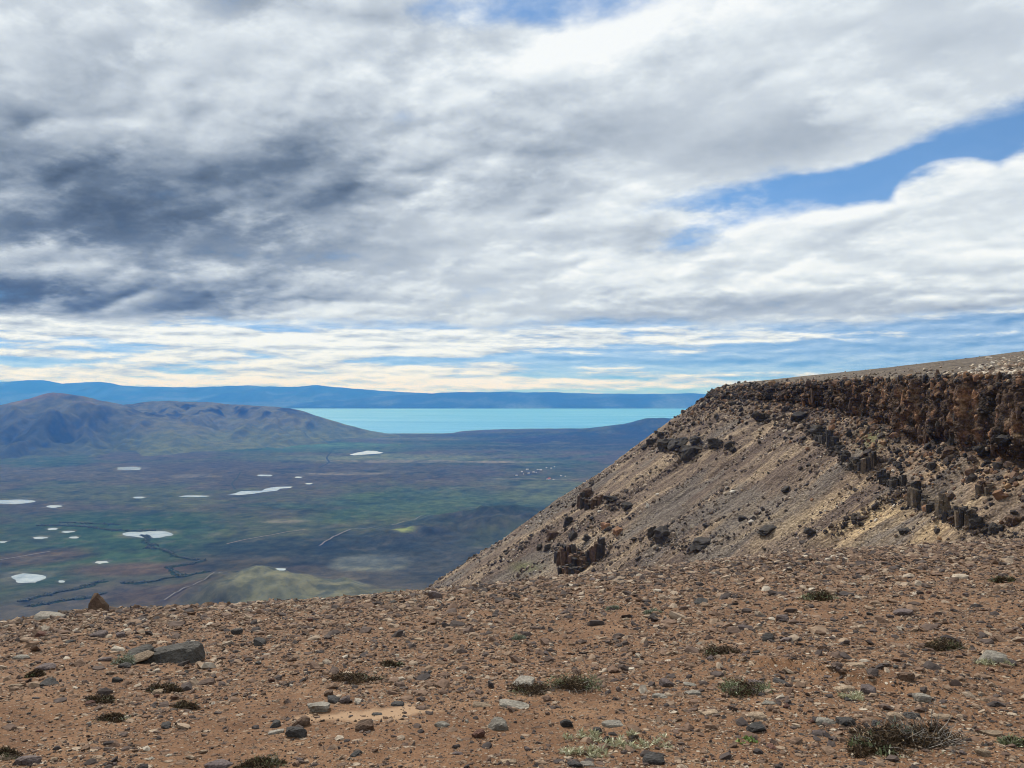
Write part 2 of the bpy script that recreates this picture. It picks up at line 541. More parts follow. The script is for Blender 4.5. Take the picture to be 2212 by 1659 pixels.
def build_valley():
    uu = np.concatenate([np.linspace(-2.6, -0.78, 20)[:-1], np.linspace(-0.78, 0.40, 400), np.linspace(0.40, 2.6, 24)[1:]])
    YY = np.geomspace(1150, 18500, 340)
    U, Y = np.meshgrid(uu, YY)
    X = U * Y
    Z = valley_h(X, Y)
    flat = np.zeros_like(X)
    for x, y, w, h, _ in PONDS: flat = np.maximum(flat, ell(X, Y, x, y, w * 1.15, h * 1.5, soft=0.3))
    for pts, _ in LAGOONS:
        xs = [p[0] for p in pts]; ys = [p[1] for p in pts]
        flat = np.maximum(flat, ell(X, Y, (min(xs) + max(xs)) / 2, (min(ys) + max(ys)) / 2, (max(xs) - min(xs)) * 1.1, (max(ys) - min(ys)) * 1.5, soft=0.3))
    Z = Z + (VZ + 2 - Z) * flat
    P = np.stack([X, Y, Z], -1)
    # ground cover colour, darkened for cloud shade: steppe, meadow, red grass, pale dry flats
    n1 = fbm(X / 1500 + 0.3 * fbm(X / 500, Y / 500, 3, 60), Y / 1700, 5, 61)
    n2 = fbm(X / 600, Y / 700, 5, 62)
    n3 = fbm(X / 2500, Y / 2000, 4, 63)
    n4 = fbm(X / 170, Y / 200, 4, 66)
    nz = 0.55 * fbm(X / 450, Y / 520, 4, 64)
    steppe = np.array([0.064, 0.060, 0.047]); olive = np.array([0.060, 0.071, 0.040]); green = np.array([0.035, 0.064, 0.035])
    red = np.array([0.078, 0.054, 0.040]); pale = np.array([0.16, 0.148, 0.112]); dark = np.array([0.022, 0.029, 0.027])
    dry = np.array([0.128, 0.127, 0.080])  # dry grass, lightened to stand for the sunlit hill
    C = np.broadcast_to(steppe, X.shape + (3,)).copy()

    def lay(c, m): C[:] = C + (c - C) * np.clip(m, 0, 1)[..., None]
    lay(olive, sstep(n1 + 0.3 * n2, -0.15, 0.3))
    lay(green, sstep(n3 + 0.4 * n2, 0.15, 0.5) * 0.7)
    # named stretches of ground
    E = lambda *a, **k: ell(X, Y, *a, nz=nz, **k)
    lay(green, 0.95 * E(240, 1175, 560, 130)); lay(green * 0.85, 0.9 * E(240, 1128, 420, 46))
    lay(green * 1.1, 0.8 * E(1000, 1085, 700, 70)); lay(green * 1.25, 0.8 * E(700, 966, 560, 20)); lay(olive * 1.3, 0.7 * E(1250, 1060, 460, 60))
    lay(olive * 1.9, 0.8 * E(1130, 968, 480, 12)); lay(olive * 1.9, 0.8 * E(850, 990, 420, 16)); lay(green * 1.9, 0.8 * E(700, 962, 400, 8)); lay(olive * 1.7, 0.7 * E(930, 948, 300, 6))  # sunlit strips by the lake, put into the colour as lighter olive
    lay(steppe * 0.95, 0.8 * E(820, 1018, 760, 44)); lay(steppe * 1.05, 0.8 * E(180, 1025, 700, 40))
    lay(red, 0.75 * E(60, 1205, 190, 46)); lay(red, 0.8 * E(270, 1232, 230, 28)); lay(red * 0.8, 0.6 * E(330, 1290, 230, 50)); lay(red, 0.6 * E(1290, 1038, 120, 8))
    lay(red * 0.75, 0.6 * E(520, 1225, 330, 60)); lay(pale * 1.0, 0.6 * E(15, 1245, 60, 20)); lay(pale, 0.7 * E(1100, 999, 200, 4)); lay(pale, 0.6 * E(760, 1024, 230, 5))
    lay(pale, 0.6 * E(1150, 1036, 170, 4)); lay(pale, 0.55 * E(900, 998, 330, 6)); lay(pale, 0.5 * E(420, 1030, 90, 8))
    lay(dark * 1.2, 0.8 * E(700, 1180, 560, 60))
    lay(dark * 1.3, 0.6 * E(960, 1200, 560, 90)); lay(dark, 0.9 * E(1230, 1100, 200, 14)); lay(dark, 0.8 * E(1190, 968, 620, 12)); lay(dark, 0.75 * E(1350, 950, 700, 22))
    lay(dark, 0.75 * E(1420, 925, 460, 34)); lay(dark * 1.3, 0.7 * E(830, 1140, 300, 12)); lay(dark, 0.6 * E(1100, 1130, 320, 50)); lay(dark, 0.6 * E(1070, 940, 240, 8))
    lay(np.array([0.16, 0.19, 0.07]), 0.9 * E(870, 1161, 44, 8)); lay(pale, 0.6 * E(610, 1128, 90, 7))
    # scrub: dark mottling everywhere
    lay(dark, 0.55 * sstep(n4 + 0.6 * n2, 0.25, 0.55)); lay(steppe * 1.5, 0.35 * sstep(-n4 + 0.4 * n1, 0.35, 0.6))
    lay(np.array([0.085, 0.096, 0.088]), 0.8 * ell(X, Y, 808, 1218, 160, 34, soft=0.3, nz=0.5 * nz) * (0.75 + 0.5 * n4)); lay(np.array([0.14, 0.145, 0.11]), 0.45 * (ell(X, Y, 806, 1219, 166, 36, soft=0.2, nz=0.4 * nz) - ell(X, Y, 814, 1215, 140, 27, soft=0.3, nz=0.4 * nz)))
    # the grassy hill, the sunlight on it put into the colour
    lay(dry, 0.95 * ell(X, Y, 650, 1300, 300, 84, soft=0.22, nz=0.3 * nz)); lay(dry * 0.75, 0.8 * ell(X, Y, 800, 1306, 340, 34, soft=0.5, nz=nz)); lay(dark * 1.6, 0.6 * sstep(n4, 0.22, 0.42) * ell(X, Y, 600, 1300, 400, 90, soft=0.4))
    shd = Y - (shore_Y(X / Y) + 120 * fbm(X / 700, Y / 700, 3, 51))
    lay(pale * 1.3, 0.7 * np.exp(-((shd + 40) / 110) ** 2) * sstep(n4, -0.4, 0.1))
    for x_, y_, w_, h_, _l in PONDS:
        lay(pale * 0.75, 0.5 * ell(X, Y, x_, y_, w_ * 1.2, h_ * 1.5, soft=0.25, nz=0.5 * nz))
    m, T, b = new_mat('valley_cover')
    at = T.n('ShaderNodeAttribute', attribute_name='tint').outputs['Color']
    pos = T.n('ShaderNodeNewGeometry').outputs['Position']
    f1 = T.noise(T.mapping(pos, scale=(1, 1, 0.2)), 1 / 70.0, 7, 0.72)
    f2 = T.noise(T.mapping(pos, scale=(1, 1, 0.2)), 1 / 420.0, 5, 0.6, 2.0, 0.8)
    c = T.mix(T.step(f1, 0.36, 0.66), T.mix(1.0, at, (0.66, 0.70, 0.74), 'MULTIPLY'), T.mix(1.0, at, (1.2, 1.18, 1.15), 'MULTIPLY'))
    c = T.mix(T.step(f2, 0.35, 0.68), T.mix(1.0, c, (0.82, 0.86, 0.88), 'MULTIPLY'), T.mix(1.0, c, (1.15, 1.12, 1.08), 'MULTIPLY'))
    T.set(b.inputs['Base Color'], c)
    b.inputs['Specular IOR Level'].default_value = 0.0
    b.inputs['Roughness'].default_value = 1.0
    bump(T, b, f1, 6.0, 0.5)
    grid_obj('valley_ground', P, m, col=C, kind='structure')
    # country behind and beyond, down to the horizon
    far = np.array([[(x, y, VZ - 40.0) for x in (-70000.0, 0, 70000.0)] for y in (-30000.0, 0, 35000, 70000.0)])
    mf, T, b = new_mat('far_country'); b.inputs['Base Color'].default_value = (0.05, 0.05, 0.045, 1)
    grid_obj('terrain_base', far, mf, kind='structure')
    lake = np.array([[(x, y, VZ) for x in np.linspace(-60000, 60000, 7)] for y in (13000.0, 20000, 28000, 37000.0)])
    grid_obj('lake', lake, M_LAKE, kind='structure', label='wide turquoise glacial lake below the far mountains', cat='lake')
    return P


build_valley()


def blob_outline(x, y, w, h, seed, n=40):
    rs = np.random.default_rng(seed)
    ph = rs.uniform(0, 6.28, 5); am = rs.uniform(0.015, 0.06, 5)
    pts = []
    for k in range(n):
        t = 2 * math.pi * k / n
        r = 1 + sum(am[i] * math.sin((i + 2) * t + ph[i]) for i in range(5))
        ct, st = math.cos(t), math.sin(t)
        pts.append((x + w / 2 * r * math.copysign(abs(ct) ** 0.8, ct), y + h / 2 * r * math.copysign(abs(st) ** 0.9, st)))
    return pts


def sheet(name, pts, z, mat, **kw):
    V = []
    for (x, y) in pts:
        X, Y = on_valley(x, y, z)
        V.append((X, Y, z))
    bm = bmesh.new()
    f = bm.faces.new([bm.verts.new(v) for v in V])
    bmesh.ops.triangulate(bm, faces=[f])
    bmesh.ops.recalc_face_normals(bm, faces=bm.faces)
    me = bpy.data.meshes.new(name); bm.to_mesh(me); bm.free()
    if me.polygons[0].normal.z < 0: me.flip_normals()
    me.materials.append(mat)
    return link(name, me, **kw)


for i, (x, y, w, h, lb) in enumerate(PONDS):
    sheet('pond', blob_outline(x, y, w, h, 100 + i), VZ + 4.0, M_POND, kind='structure', label=lb, cat='pond')
for pts, lb in LAGOONS:
    sheet('lagoon', pts, VZ + 4.0, M_POND, kind='structure', label=lb, cat='lagoon')

M_ROAD, T, b = new_mat('road_gravel'); b.inputs['Base Color'].default_value = (0.10, 0.10, 0.105, 1)
M_TRACK, T, b = new_mat('dirt_track'); b.inputs['Base Color'].default_value = (0.13, 0.11, 0.10, 1)


def ribbon(name, pts, wd, mat, lift=1.2, **kw):
    g = np.array([on_valley(x, y) for x, y in pts])
    t = np.linspace(0, len(g) - 1, len(g) * 14)
    gx = np.interp(t, np.arange(len(g)), g[:, 0]); gy = np.interp(t, np.arange(len(g)), g[:, 1])
    for _ in range(6):
        gx[1:-1] = (gx[:-2] + 2 * gx[1:-1] + gx[2:]) / 4; gy[1:-1] = (gy[:-2] + 2 * gy[1:-1] + gy[2:]) / 4
    tx, ty = np.gradient(gx), np.gradient(gy)
    l = np.hypot(tx, ty); nx, ny = -ty / l, tx / l
    rows = []
    for s in (-1, 1):
        X = gx + nx * wd / 2 * s; Y = gy + ny * wd / 2 * s
        rows.append(np.stack([X, Y, np.maximum(valley_h(X, Y), valley_h(gx, gy)) + lift], -1))
    return grid_obj(name, np.stack(rows), mat, flip=True, **kw)


ribbon('road', [(690, 1182), (718, 1167), (745, 1154), (772, 1146), (830, 1139), (880, 1131), (920, 1124)], 10, M_ROAD, 3, kind='structure')
ribbon('road', [(355, 1312), (378, 1300), (398, 1291), (430, 1283), (462, 1274), (478, 1268)], 7, M_ROAD, 5, kind='structure')
ribbon('track', [(0, 1212), (40, 1205), (78, 1198), (108, 1193)], 11, M_ROAD, 2, kind='structure')
ribbon('track', [(490, 1178), (530, 1168), (580, 1160), (620, 1151), (660, 1146)], 9, M_TRACK, 2, kind='structure')
ribbon('track', [(1020, 1219), (1060, 1222), (1120, 1225), (1180, 1226)], 7, M_TRACK, 3, kind='structure')

M_STREAM, T, b = new_mat('stream_bed'); b.inputs['Base Color'].default_value = (0.034, 0.042, 0.034, 1); b.inputs['Roughness'].default_value = 1.0; b.inputs['Specular IOR Level'].default_value = 0.0
for _pts, _w in (([(715, 978), (705, 990), (712, 1000), (690, 1012)], 22), ([(520, 1020), (512, 1034), (500, 1046), (508, 1058)], 16), ([(1190, 1088), (1222, 1078), (1240, 1070), (1262, 1063)], 14),
                 ([(560, 1090), (610, 1102), (670, 1104), (740, 1100)], 12), ([(930, 1096), (990, 1098), (1060, 1104), (1110, 1108)], 10), ([(90, 1010), (180, 1006), (260, 1002)], 14),
                 ([(830, 1075), (900, 1082), (960, 1080)], 10)):
    ribbon('stream', _pts, _w, M_STREAM, 1.6, kind='structure')

# ------------------------------------------------------------------ mountains
M_MTN, T, b = new_mat('mountain_slopes')
at = T.n('ShaderNodeAttribute', attribute_name='tint').outputs['Color']
pos = T.n('ShaderNodeNewGeometry').outputs['Position']
f1 = T.noise(pos, 1 / 160.0, 6, 0.65)
T.set(b.inputs['Base Color'], T.mix(T.step(f1, 0.36, 0.66), T.mix(1.0, at, (0.72, 0.74, 0.78), 'MULTIPLY'), T.mix(1.0, at, (1.2, 1.18, 1.12), 'MULTIPLY')))
b.inputs['Specular IOR Level'].default_value = 0.0
b.inputs['Roughness'].default_value = 1.0
bump(T, b, f1, 14.0, 0.5)


def build_mountain():
    X, Y = np.meshgrid(np.linspace(-11500, 3300, 380), np.linspace(7600, 16600, 210))
    U = X / Y
    # skyline of the nearer massif and of the hills behind its shoulder, by azimuth
    def prof(pts):
        xs, ys = zip(*pts)
        return np.array([uv_of(x, 0)[0] for x in xs]), np.array([uv_of(0, y)[1] for y in ys])
    s1 = prof([(-900, 900), (-300, 885), (0, 877), (40, 866), (75, 858), (100, 852), (115, 850), (150, 852), (180, 856), (225, 866), (262, 873), (300, 890), (380, 912), (470, 935), (560, 955), (640, 972), (760, 1000)])
    s2 = prof([(150, 900), (240, 880), (300, 871), (330, 867), (370, 865), (420, 868), (450, 870), (520, 874), (600, 880), (640, 885), (690, 900), (740, 916), (790, 929), (830, 940), (900, 946)])
    foot_u = np.array([uv_of(x, 0)[0] for x in (-900, 0, 150, 300, 450, 600, 700, 800, 860)])
    foot_Y = np.array([-(EYE - VZ) / uv_of(0, y)[1] * -1 for y in (1016, 1006, 1000, 992, 984, 975, 964, 950, 944)])
    foot_Y = np.abs(foot_Y)
    wob = 320 * fbm(X / 1500, Y / 1500, 4, 71)
    fY = np.interp(U, foot_u, foot_Y) + wob * 0.5
    z = np.full_like(X, VZ - 30)

    def massif(sk, crestY, back, pw, seed):
        cz = EYE + np.interp(U, sk[0], sk[1], left=sk[1][0], right=sk[1][-1]) * crestY
        H = np.maximum(cz - VZ, 0)
        t = np.clip((Y - fY) / (crestY - fY), 0, 1)
        tb = np.clip((Y - crestY) / back, 0, 1)
        p = t ** pw
        p = np.where(Y > crestY, 1 - sstep(tb, 0, 1), p)
        # spurs run down towards the plain and to the side
        a = math.radians(28)
        q = X * math.cos(a) + Y * math.sin(a); r = -X * math.sin(a) + Y * math.cos(a)
        sp = ridged(q / 1050 + 0.25 * fbm(X / 900, Y / 900, 3, seed + 5), r / 3600, 5, seed, 0.48)
        fine = fbm(X / 420, Y / 520, 5, seed + 9)
        mid = np.clip(4 * p * (1 - p), 0, 1) ** 0.7
        return VZ - 30 + (H + 30) * p + H * mid * (0.85 * (sp - 0.74) + 0.08 * fine) + H * 0.035 * fine * p
    z = np.maximum(z, massif(s1, 11600 + 500 * np.sin(U * 9), 3200, 1.25, 81))
    z = np.maximum(z, massif(s2, 13800 + 300 * np.sin(U * 11), 2600, 1.35, 82))
    gx = np.gradient(z, axis=1) / np.gradient(X, axis=1); gy = np.gradient(z, axis=0) / np.gradient(Y, axis=0)
    slope = np.hypot(gx, gy)
    hn = np.clip((z - VZ) / 750, 0, 1)
    n2 = fbm(X / 700, Y / 700, 5, 91); n3 = fbm(X / 260, Y / 260, 4, 92)
    C = np.broadcast_to(np.array([0.092, 0.092, 0.056]), X.shape + (3,)).copy()  # slope colours, with the cloud shade over the massif put in

    def lay(c, m): C[:] = C + (np.array(c) - C) * np.clip(m, 0, 1)[..., None]
    lay((0.085, 0.098, 0.046), sstep(0.35 - hn + 0.25 * n2, -0.1, 0.25))
    lay((0.135, 0.102, 0.072), sstep(hn + 0.2 * n2, 0.82, 1.0))
    lay((0.020, 0.022, 0.028), 0.9 * sstep(hn, 0.40, 0.55) * sstep(n2 + 0.5 * n3 + 0.4 * slope, 0.30, 0.45) * sstep(U, -0.56, -0.44))  # dark scrub and scree, also painted in for shaded gullies
    lay((0.038, 0.044, 0.040), 0.75 * (1 - sstep(U, -0.62, -0.42)) * sstep(1 - hn, 0.15, 0.6))  # cloud shadow on the left flank, painted into the tint
    lay((0.085, 0.088, 0.045), 0.6 * sstep(n2 - 0.4 * n3, 0.2, 0.5) * (1 - sstep(hn, 0.5, 0.8)) * sstep(U, -0.5, -0.35))
    grid_obj('mountain', np.stack([X, Y, z], -1), M_MTN, col=C, kind='structure')


build_mountain()


def build_far_range(name, pts, Y0, depth, seed, col, rough=0.16):
    X, Y = np.meshgrid(np.linspace(-44000, 44000, 420), np.linspace(Y0 - depth, Y0 + depth, 30))
    U = X / Y0
    xs, ys = zip(*pts)
    cz = EYE + np.interp(U, [uv_of(x, 0)[0] for x in xs], [uv_of(0, y)[1] for y in ys]) * Y0
    t = (Y - Y0) / depth
    p = np.clip(1 - np.abs(t), 0, 1)
    H = cz - VZ
    a = ridged(X / 2600, Y / 4200, 5, seed) - 0.72
    z = VZ - 25 + (H + 25) * p ** 0.8 + H * rough * 2.0 * a * np.clip(4 * p * (1 - p), 0, 1) + (70 * fbm(X / 2600, Y / 2600, 5, seed + 3) + 0.05 * H * ridged(X / 1500, Y / 1500, 4, seed + 6) - 0.035 * H) * p
    C = np.broadcast_to(np.array(col), X.shape + (3,)).copy()
    n = fbm(X / 2600, Y / 2600, 5, seed + 4)
    n5 = fbm(X / 1300, Y / 1300, 4, seed + 8)
    C *= (1.0 + 1.6 * sstep(n, 0.0, 0.45) * (1.2 - p) + 0.9 * sstep(n5 + 0.5 * a, 0.1, 0.45) + 0.3 * n)[..., None]  # pale slopes and sunlit patches, both put into the colour
    grid_obj(name, np.stack([X, Y, z], -1), M_MTN, col=C, kind='structure')


build_far_range('mountain_range', [(-1500, 830), (-500, 815), (-200, 826), (-80, 818), (0, 823), (40, 822), (66, 819), (95, 821), (130, 828), (180, 824), (215, 823), (255, 831), (300, 833),
                                   (350, 834), (420, 836), (470, 834), (500, 831), (560, 832), (600, 834), (640, 833), (685, 830), (720, 834), (790, 841), (850, 846), (930, 851), (1000, 853),
                                   (1200, 856), (1500, 858), (2600, 850)], 42000, 5200, 131, (0.026, 0.034, 0.040))
build_far_range('mountain_range', [(-1500, 860), (0, 864), (400, 866), (640, 868), (760, 862), (860, 853), (930, 850), (955, 845), (985, 844), (1060, 846), (1160, 845), (1240, 847), (1350, 850),
                                   (1450, 849), (1560, 851), (1800, 846), (2600, 840)], 36600, 2600, 137, (0.024, 0.032, 0.038), 0.10)

# ------------------------------------------------------------------ mesa: plateau, cliff, scree slope
_tab = np.array([  # X, Y, outward angle (deg, 180 = towards -X), cliff height, outward run of the cliff
    (114, -120, 182, 15, 4.0), (113, 20, 182, 17, 4.0), (109, 100, 182, 17, 4.0), (106, 132, 182, 18.5, 3.4), (104, 160, 182, 19.5, 3.0), (103.2, 185, 182, 17.5, 3.0),
    (104.6, 225, 181, 12.5, 3.5), (103.0, 265, 178, 9.0, 4.0), (96.5, 300, 174, 6.8, 5.0), (90.0, 322, 165, 5.6, 6.0), (89.0, 333, 152, 5.6, 6.0),
    (93, 344, 128, 9, 6.0), (106, 352, 104, 9, 6.0), (140, 362, 97, 9, 6), (240, 385, 96, 9, 6), (420, 430, 96, 9, 6)], float)
_seg = np.concatenate([[0], np.cumsum(np.hypot(np.diff(_tab[:, 0]), np.diff(_tab[:, 1])))])
S_NEAR = _seg[2]; S_NOSE = _seg[9]; S_END = _seg[-1]
_sd = np.linspace(0, S_END, 1600)
_dense = np.stack([np.interp(_sd, _seg, _tab[:, k]) for k in range(5)], 1)
_ker = np.exp(-np.linspace(-2.2, 2.2, 41) ** 2); _ker /= _ker.sum()
for k in range(5):
    c = np.concatenate([np.full(20, _dense[0, k]), _dense[:, k], np.full(20, _dense[-1, k])])
    _dense[:, k] = np.convolve(c, _ker, 'valid')


def plateau_z(X, Y):
    Xc = np.minimum(X, 188 + (X - 188) * 0.12)
    z = 2.6 + 0.152 * (Xc - 87) - 0.0004 * np.maximum(0, Y - 230) * np.maximum(0, Xc - 100)
    return z + 0.25 * fbm(X / 14, Y / 14, 4, 141)


SLOPE = 0.705


def mesa_surface(s, d):
    """d < 0 never; d in [0,1] runs down the cliff, d > 1 is metres of slope below it (d - 1)"""
    g = [np.interp(s, _sd, _dense[:, k]) for k in range(5)]
    rx, ry, an, Hc, run = g
    an = np.radians(an)
    nx, ny = np.cos(an), np.sin(an)
    nose = sstep(s, _seg[7] - 10, _seg[8])
    macro = 2.6 * fbm(s / 26, s * 0 + 0.5, 3, 151) + 1.6 * np.abs(perlin(s / 9, s * 0 + 3.3, 152))
    Hc = Hc * (1 + 0.14 * fbm(s / 15, s * 0 + 8.1, 3, 153))
    zr = plateau_z(rx, ry)
    t = np.clip(d, 0, 1)
    e = np.maximum(d - 1, 0)
    # cliff: broken columns and blocks of uneven width, cut by ledges and fissures
    si = s / 2.6 + 1.1 * perlin(s / 7, s * 0, 144) + 0.30 * perlin(s / 2.2, t * Hc / 3.5, 154)
    ci = np.floor(si).astype(int); cf = si - np.floor(si)
    tj = np.floor(t * (2.5 + 3 * cellrand(ci, 0, 5)) + 3 * cellrand(ci, 0, 2)).astype(int)
    sk = s / 0.95 + 0.8 * perlin(s / 3, t * Hc / 2, 145); ck = np.floor(sk).astype(int)
    tk = np.floor(t * Hc / (0.8 + 1.2 * cellrand(ck, 0, 6)) + cellrand(ck, 0, 7)).astype(int)
    col = (cellrand(ci, 0, 3) - 0.45) * 1.7 + (cellrand(ci, tj, 4) - 0.5) * 1.5 + (cellrand(ck, tk, 8) - 0.5) * 0.8
    deep = -1.5 * (cellrand(ci, 0, 9) > 0.72) * np.exp(-((np.minimum(cf, 1 - cf)) / 0.14) ** 2)
    prof = np.interp(t, [0, 0.06, 0.25, 0.6, 0.82, 0.93, 1.0], [0, 0.22, 0.46, 0.66, 0.60, 0.36, 1.0])
    prof = prof + (t - prof) * nose * 0.8
    mask = sstep(t, 0, 0.06) * (1 - sstep(t, 0.9, 1.0))
    rough = (0.55 * fbm(s / 1.8, t * Hc / 1.5, 4, 155) + 0.3 * ridged(s / 0.9, t * Hc / 1.4, 3, 156) + nose * 1.1 * fbm(s / 2.4, t * Hc / 2.4, 3, 146)) * (1 + 0.4 * nose)
    off = (run + 3.6 * nose) * prof + macro * (1 - sstep(e, 2, 30)) + mask * (col * (1 - 0.3 * nose) + deep + rough)
    topcut = (0.9 * cellrand(ci, 0, 10) + 0.5 * cellrand(ck, 0, 11)) * (1 - sstep(t, 0.02, 0.35)) * sstep(t, -0.01, 0.01)
    # scree: rills along the fall line
    sw = s + 3.0 * fbm(s / 25, e / 25, 3, 168)
    rill = (0.75 * fbm(sw / 9.5, e / 50, 4, 157) + 0.22 * ridged(sw / 4.2, e / 30, 3, 158) - 0.15) * sstep(e, 0, 6)
    lump = 0.42 * fbm(s / 2.6, e / 2.6, 4, 159) * sstep(e, 0, 3) + 1.7 * fbm(s / 34, e / 30, 3, 160) * sstep(e, 4, 20)
    conc = SLOPE * e
    z = zr - Hc * t ** 1.05 - conc + rill + lump - topcut
    o = off + e
    return np.stack([rx + nx * o, ry + ny * o, z], -1)


def mesa_cols():
    return np.concatenate([np.linspace(0, S_NEAR, 26)[:-1], np.arange(S_NEAR, S_NOSE + 55, 0.52), np.geomspace(S_NOSE + 56, S_END, 30)])


M_SCREE, T, b = new_mat('scree')
at = T.n('ShaderNodeAttribute', attribute_name='tint').outputs['Color']
tc = T.n('ShaderNodeUVMap', uv_map='UVMap').outputs[0]
geo = T.n('ShaderNodeNewGeometry').outputs['Position']
st = T.noise(T.mapping(tc, scale=(0.7, 0.07, 1)), 1.0, 6, 0.7, 2.0, 0.6)
st2 = T.noise(T.mapping(tc, scale=(2.4, 0.30, 1)), 1.0, 5, 0.7, 2.0, 0.5)
fn = T.noise(geo, 1.6, 6, 0.75)
vo = T.voronoi(geo, 1.7)
c = T.mix(T.step(st, 0.35, 0.65), T.mix(1.0, at, (0.66, 0.62, 0.62), 'MULTIPLY'), T.mix(1.0, at, (1.22, 1.2, 1.15), 'MULTIPLY'))
c = T.mix(T.step(st2, 0.4, 0.6), T.mix(1.0, c, (0.82, 0.80, 0.80), 'MULTIPLY'), c)
c = T.mix(T.step(fn, 0.38, 0.62), T.mix(1.0, c, (0.6, 0.58, 0.57), 'MULTIPLY'), T.mix(1.0, c, (1.25, 1.22, 1.2), 'MULTIPLY'))
vc = T.n('ShaderNodeSeparateColor'); T.set(vc.inputs[0], vo.outputs['Color'])
c = T.mix(T.step(vc.outputs[0], 0.55, 0.8, 0, 0.55), c, T.mix(1.0, c, (0.5, 0.48, 0.47), 'MULTIPLY'))
T.set(b.inputs['Base Color'], c)
bump(T, b, T.math('ADD', T.math('MULTIPLY', fn, 0.7), T.math('MULTIPLY', vo.outputs['Distance'], -0.6)), 0.60, 0.9)
b.inputs['Specular IOR Level'].default_value = 0.1


def build_mesa():
    s = mesa_cols()
    cliff_t = np.linspace(0, 1, 40)
    e = np.concatenate([np.linspace(0, 150, 170)[1:], np.geomspace(155, 1250, 22)])
    d = np.concatenate([cliff_t, 1 + e])
    Sg, D = np.meshgrid(s, d)
    P = mesa_surface(Sg, D)
    E = np.maximum(D - 1, 0); t = np.clip(D, 0, 1)
    # rock and scree colours
    Sw = Sg + 3.0 * fbm(Sg / 25, E / 25, 3, 168)
    n1 = fbm(Sw / 10, E / 50, 5, 161) + 0.35 * fbm(Sw / 3, E / 6, 3, 169); n2 = fbm(Sw / 5, E / 32, 4, 162); n3 = fbm(Sw / 22, E / 45, 3, 163)
    base = np.array([0.198, 0.158, 0.126])
    C = np.broadcast_to(base, P.shape).copy()

    def lay(c, m): C[:] = C + (np.array(c) - C) * np.clip(m, 0, 1)[..., None]
    lay((0.120, 0.094, 0.082), 0.85 * sstep(n1, 0.02, 0.32))
    lay((0.33, 0.265, 0.19), 0.85 * sstep(-n1 + 0.4 * n2, 0.12, 0.42))
    lay((0.16, 0.15, 0.138), 0.7 * sstep(n3 - 0.3 * n2, 0.1, 0.4))
    pxy = P[..., 0] / np.maximum(P[..., 1], 1) * F + 512
    pyy = HY - (P[..., 2] - EYE) / np.maximum(P[..., 1], 1) * F
    gx, gy = pxy / K, pyy / K
    ochre = np.exp(-(((gx - 1930) / 190) ** 2 + ((gy - 1130) / 55) ** 2) ** 1.2)   # bare pale scree under the column ledge
    lay((0.50, 0.39, 0.24), ochre * sstep(n2, -0.5, 0.2))
    lay((0.42, 0.30, 0.19), 0.8 * np.exp(-(((gx - 2080) / 190) ** 2 + ((gy - 1010) / 45) ** 2)) * sstep(n2, -0.4, 0.3))
    lay((0.30, 0.25, 0.18), 0.7 * np.exp(-(((gx - 1690) / 110) ** 2 + ((gy - 1130) / 40) ** 2)) * sstep(n2, -0.3, 0.3))
    lay((0.13, 0.14, 0.05), 0.7 * np.exp(-(((gx - 1880) / 30) ** 2 + ((gy - 945) / 25) ** 2)))
    lay((0.12, 0.15, 0.04), 0.6 * np.exp(-(((gx - 1135) / 30) ** 2 + ((gy - 1225) / 10) ** 2)))
    # cliff
    q1 = fbm(Sg / 3.2, t * 1.2, 4, 165); q2 = fbm(Sg / 9, t * 2.5, 4, 166); q3 = fbm(Sg / 1.1, t * 7, 3, 167)
    cl = np.broadcast_to(np.array([0.080, 0.057, 0.043]), P.shape).copy()
    cl += (np.array([0.034, 0.031, 0.030]) - cl) * (0.65 * sstep(Sg, _seg[6], _seg[7] + 10))[..., None]
    near = 1 - sstep(Sg, _seg[5] + 10, _seg[8])
    cl += (np.array([0.24, 0.135, 0.080]) - cl) * (0.85 * near * sstep(q1 + 0.6 * q2, 0.05, 0.5))[..., None]
    cl += (np.array([0.030, 0.028, 0.027]) - cl) * (0.8 * sstep(q2 - 0.3 * q1 + 0.3 * q3, 0.05, 0.4))[..., None]
    cl += (np.array([0.30, 0.24, 0.16]) - cl) * (0.5 * sstep(q3 + q1, 0.55, 0.8))[..., None]
    mk = ((D < 0.985) & (D > 0.01))[..., None]
    C = np.where(mk, cl, C)
    arc = np.broadcast_to(Sg, D.shape)
    grid_obj('mesa_slope', P, M_SCREE, smooth=True, uv=np.stack([arc, D * 1.0 + t * 14], -1), col=C, flip=False, kind='structure')
    # plateau
    w = np.concatenate([np.linspace(0, 0.35, 46), np.linspace(0.37, 1, 12)])
    top = P[0]
    spx = np.interp(s, [0, _seg[6], S_NOSE, _seg[11], _seg[13], S_END], [300, 300, 290, 300, 330, 520])
    spy = np.interp(s, [0, _seg[6], S_NOSE, _seg[11], _seg[13], S_END], [-120, 225, 275, 285, 300, 380])
    X = top[None, :, 0] + (spx[None] - top[None, :, 0]) * w[:, None]
    Y = top[None, :, 1] + (spy[None] - top[None, :, 1]) * w[:, None]
    Z = plateau_z(X, Y)
    Z[0] = top[:, 2]
    Cp = np.broadcast_to(np.array([0.165, 0.143, 0.118]), X.shape + (3,)).copy()
    Cp *= (1 + 0.25 * fbm(X / 12, Y / 12, 4, 171))[..., None]
    grid_obj('mesa_plateau', np.stack([X, Y, Z], -1), M_SCREE, uv=np.stack([X, Y * 3], -1), col=Cp, flip=True, kind='structure')


build_mesa()
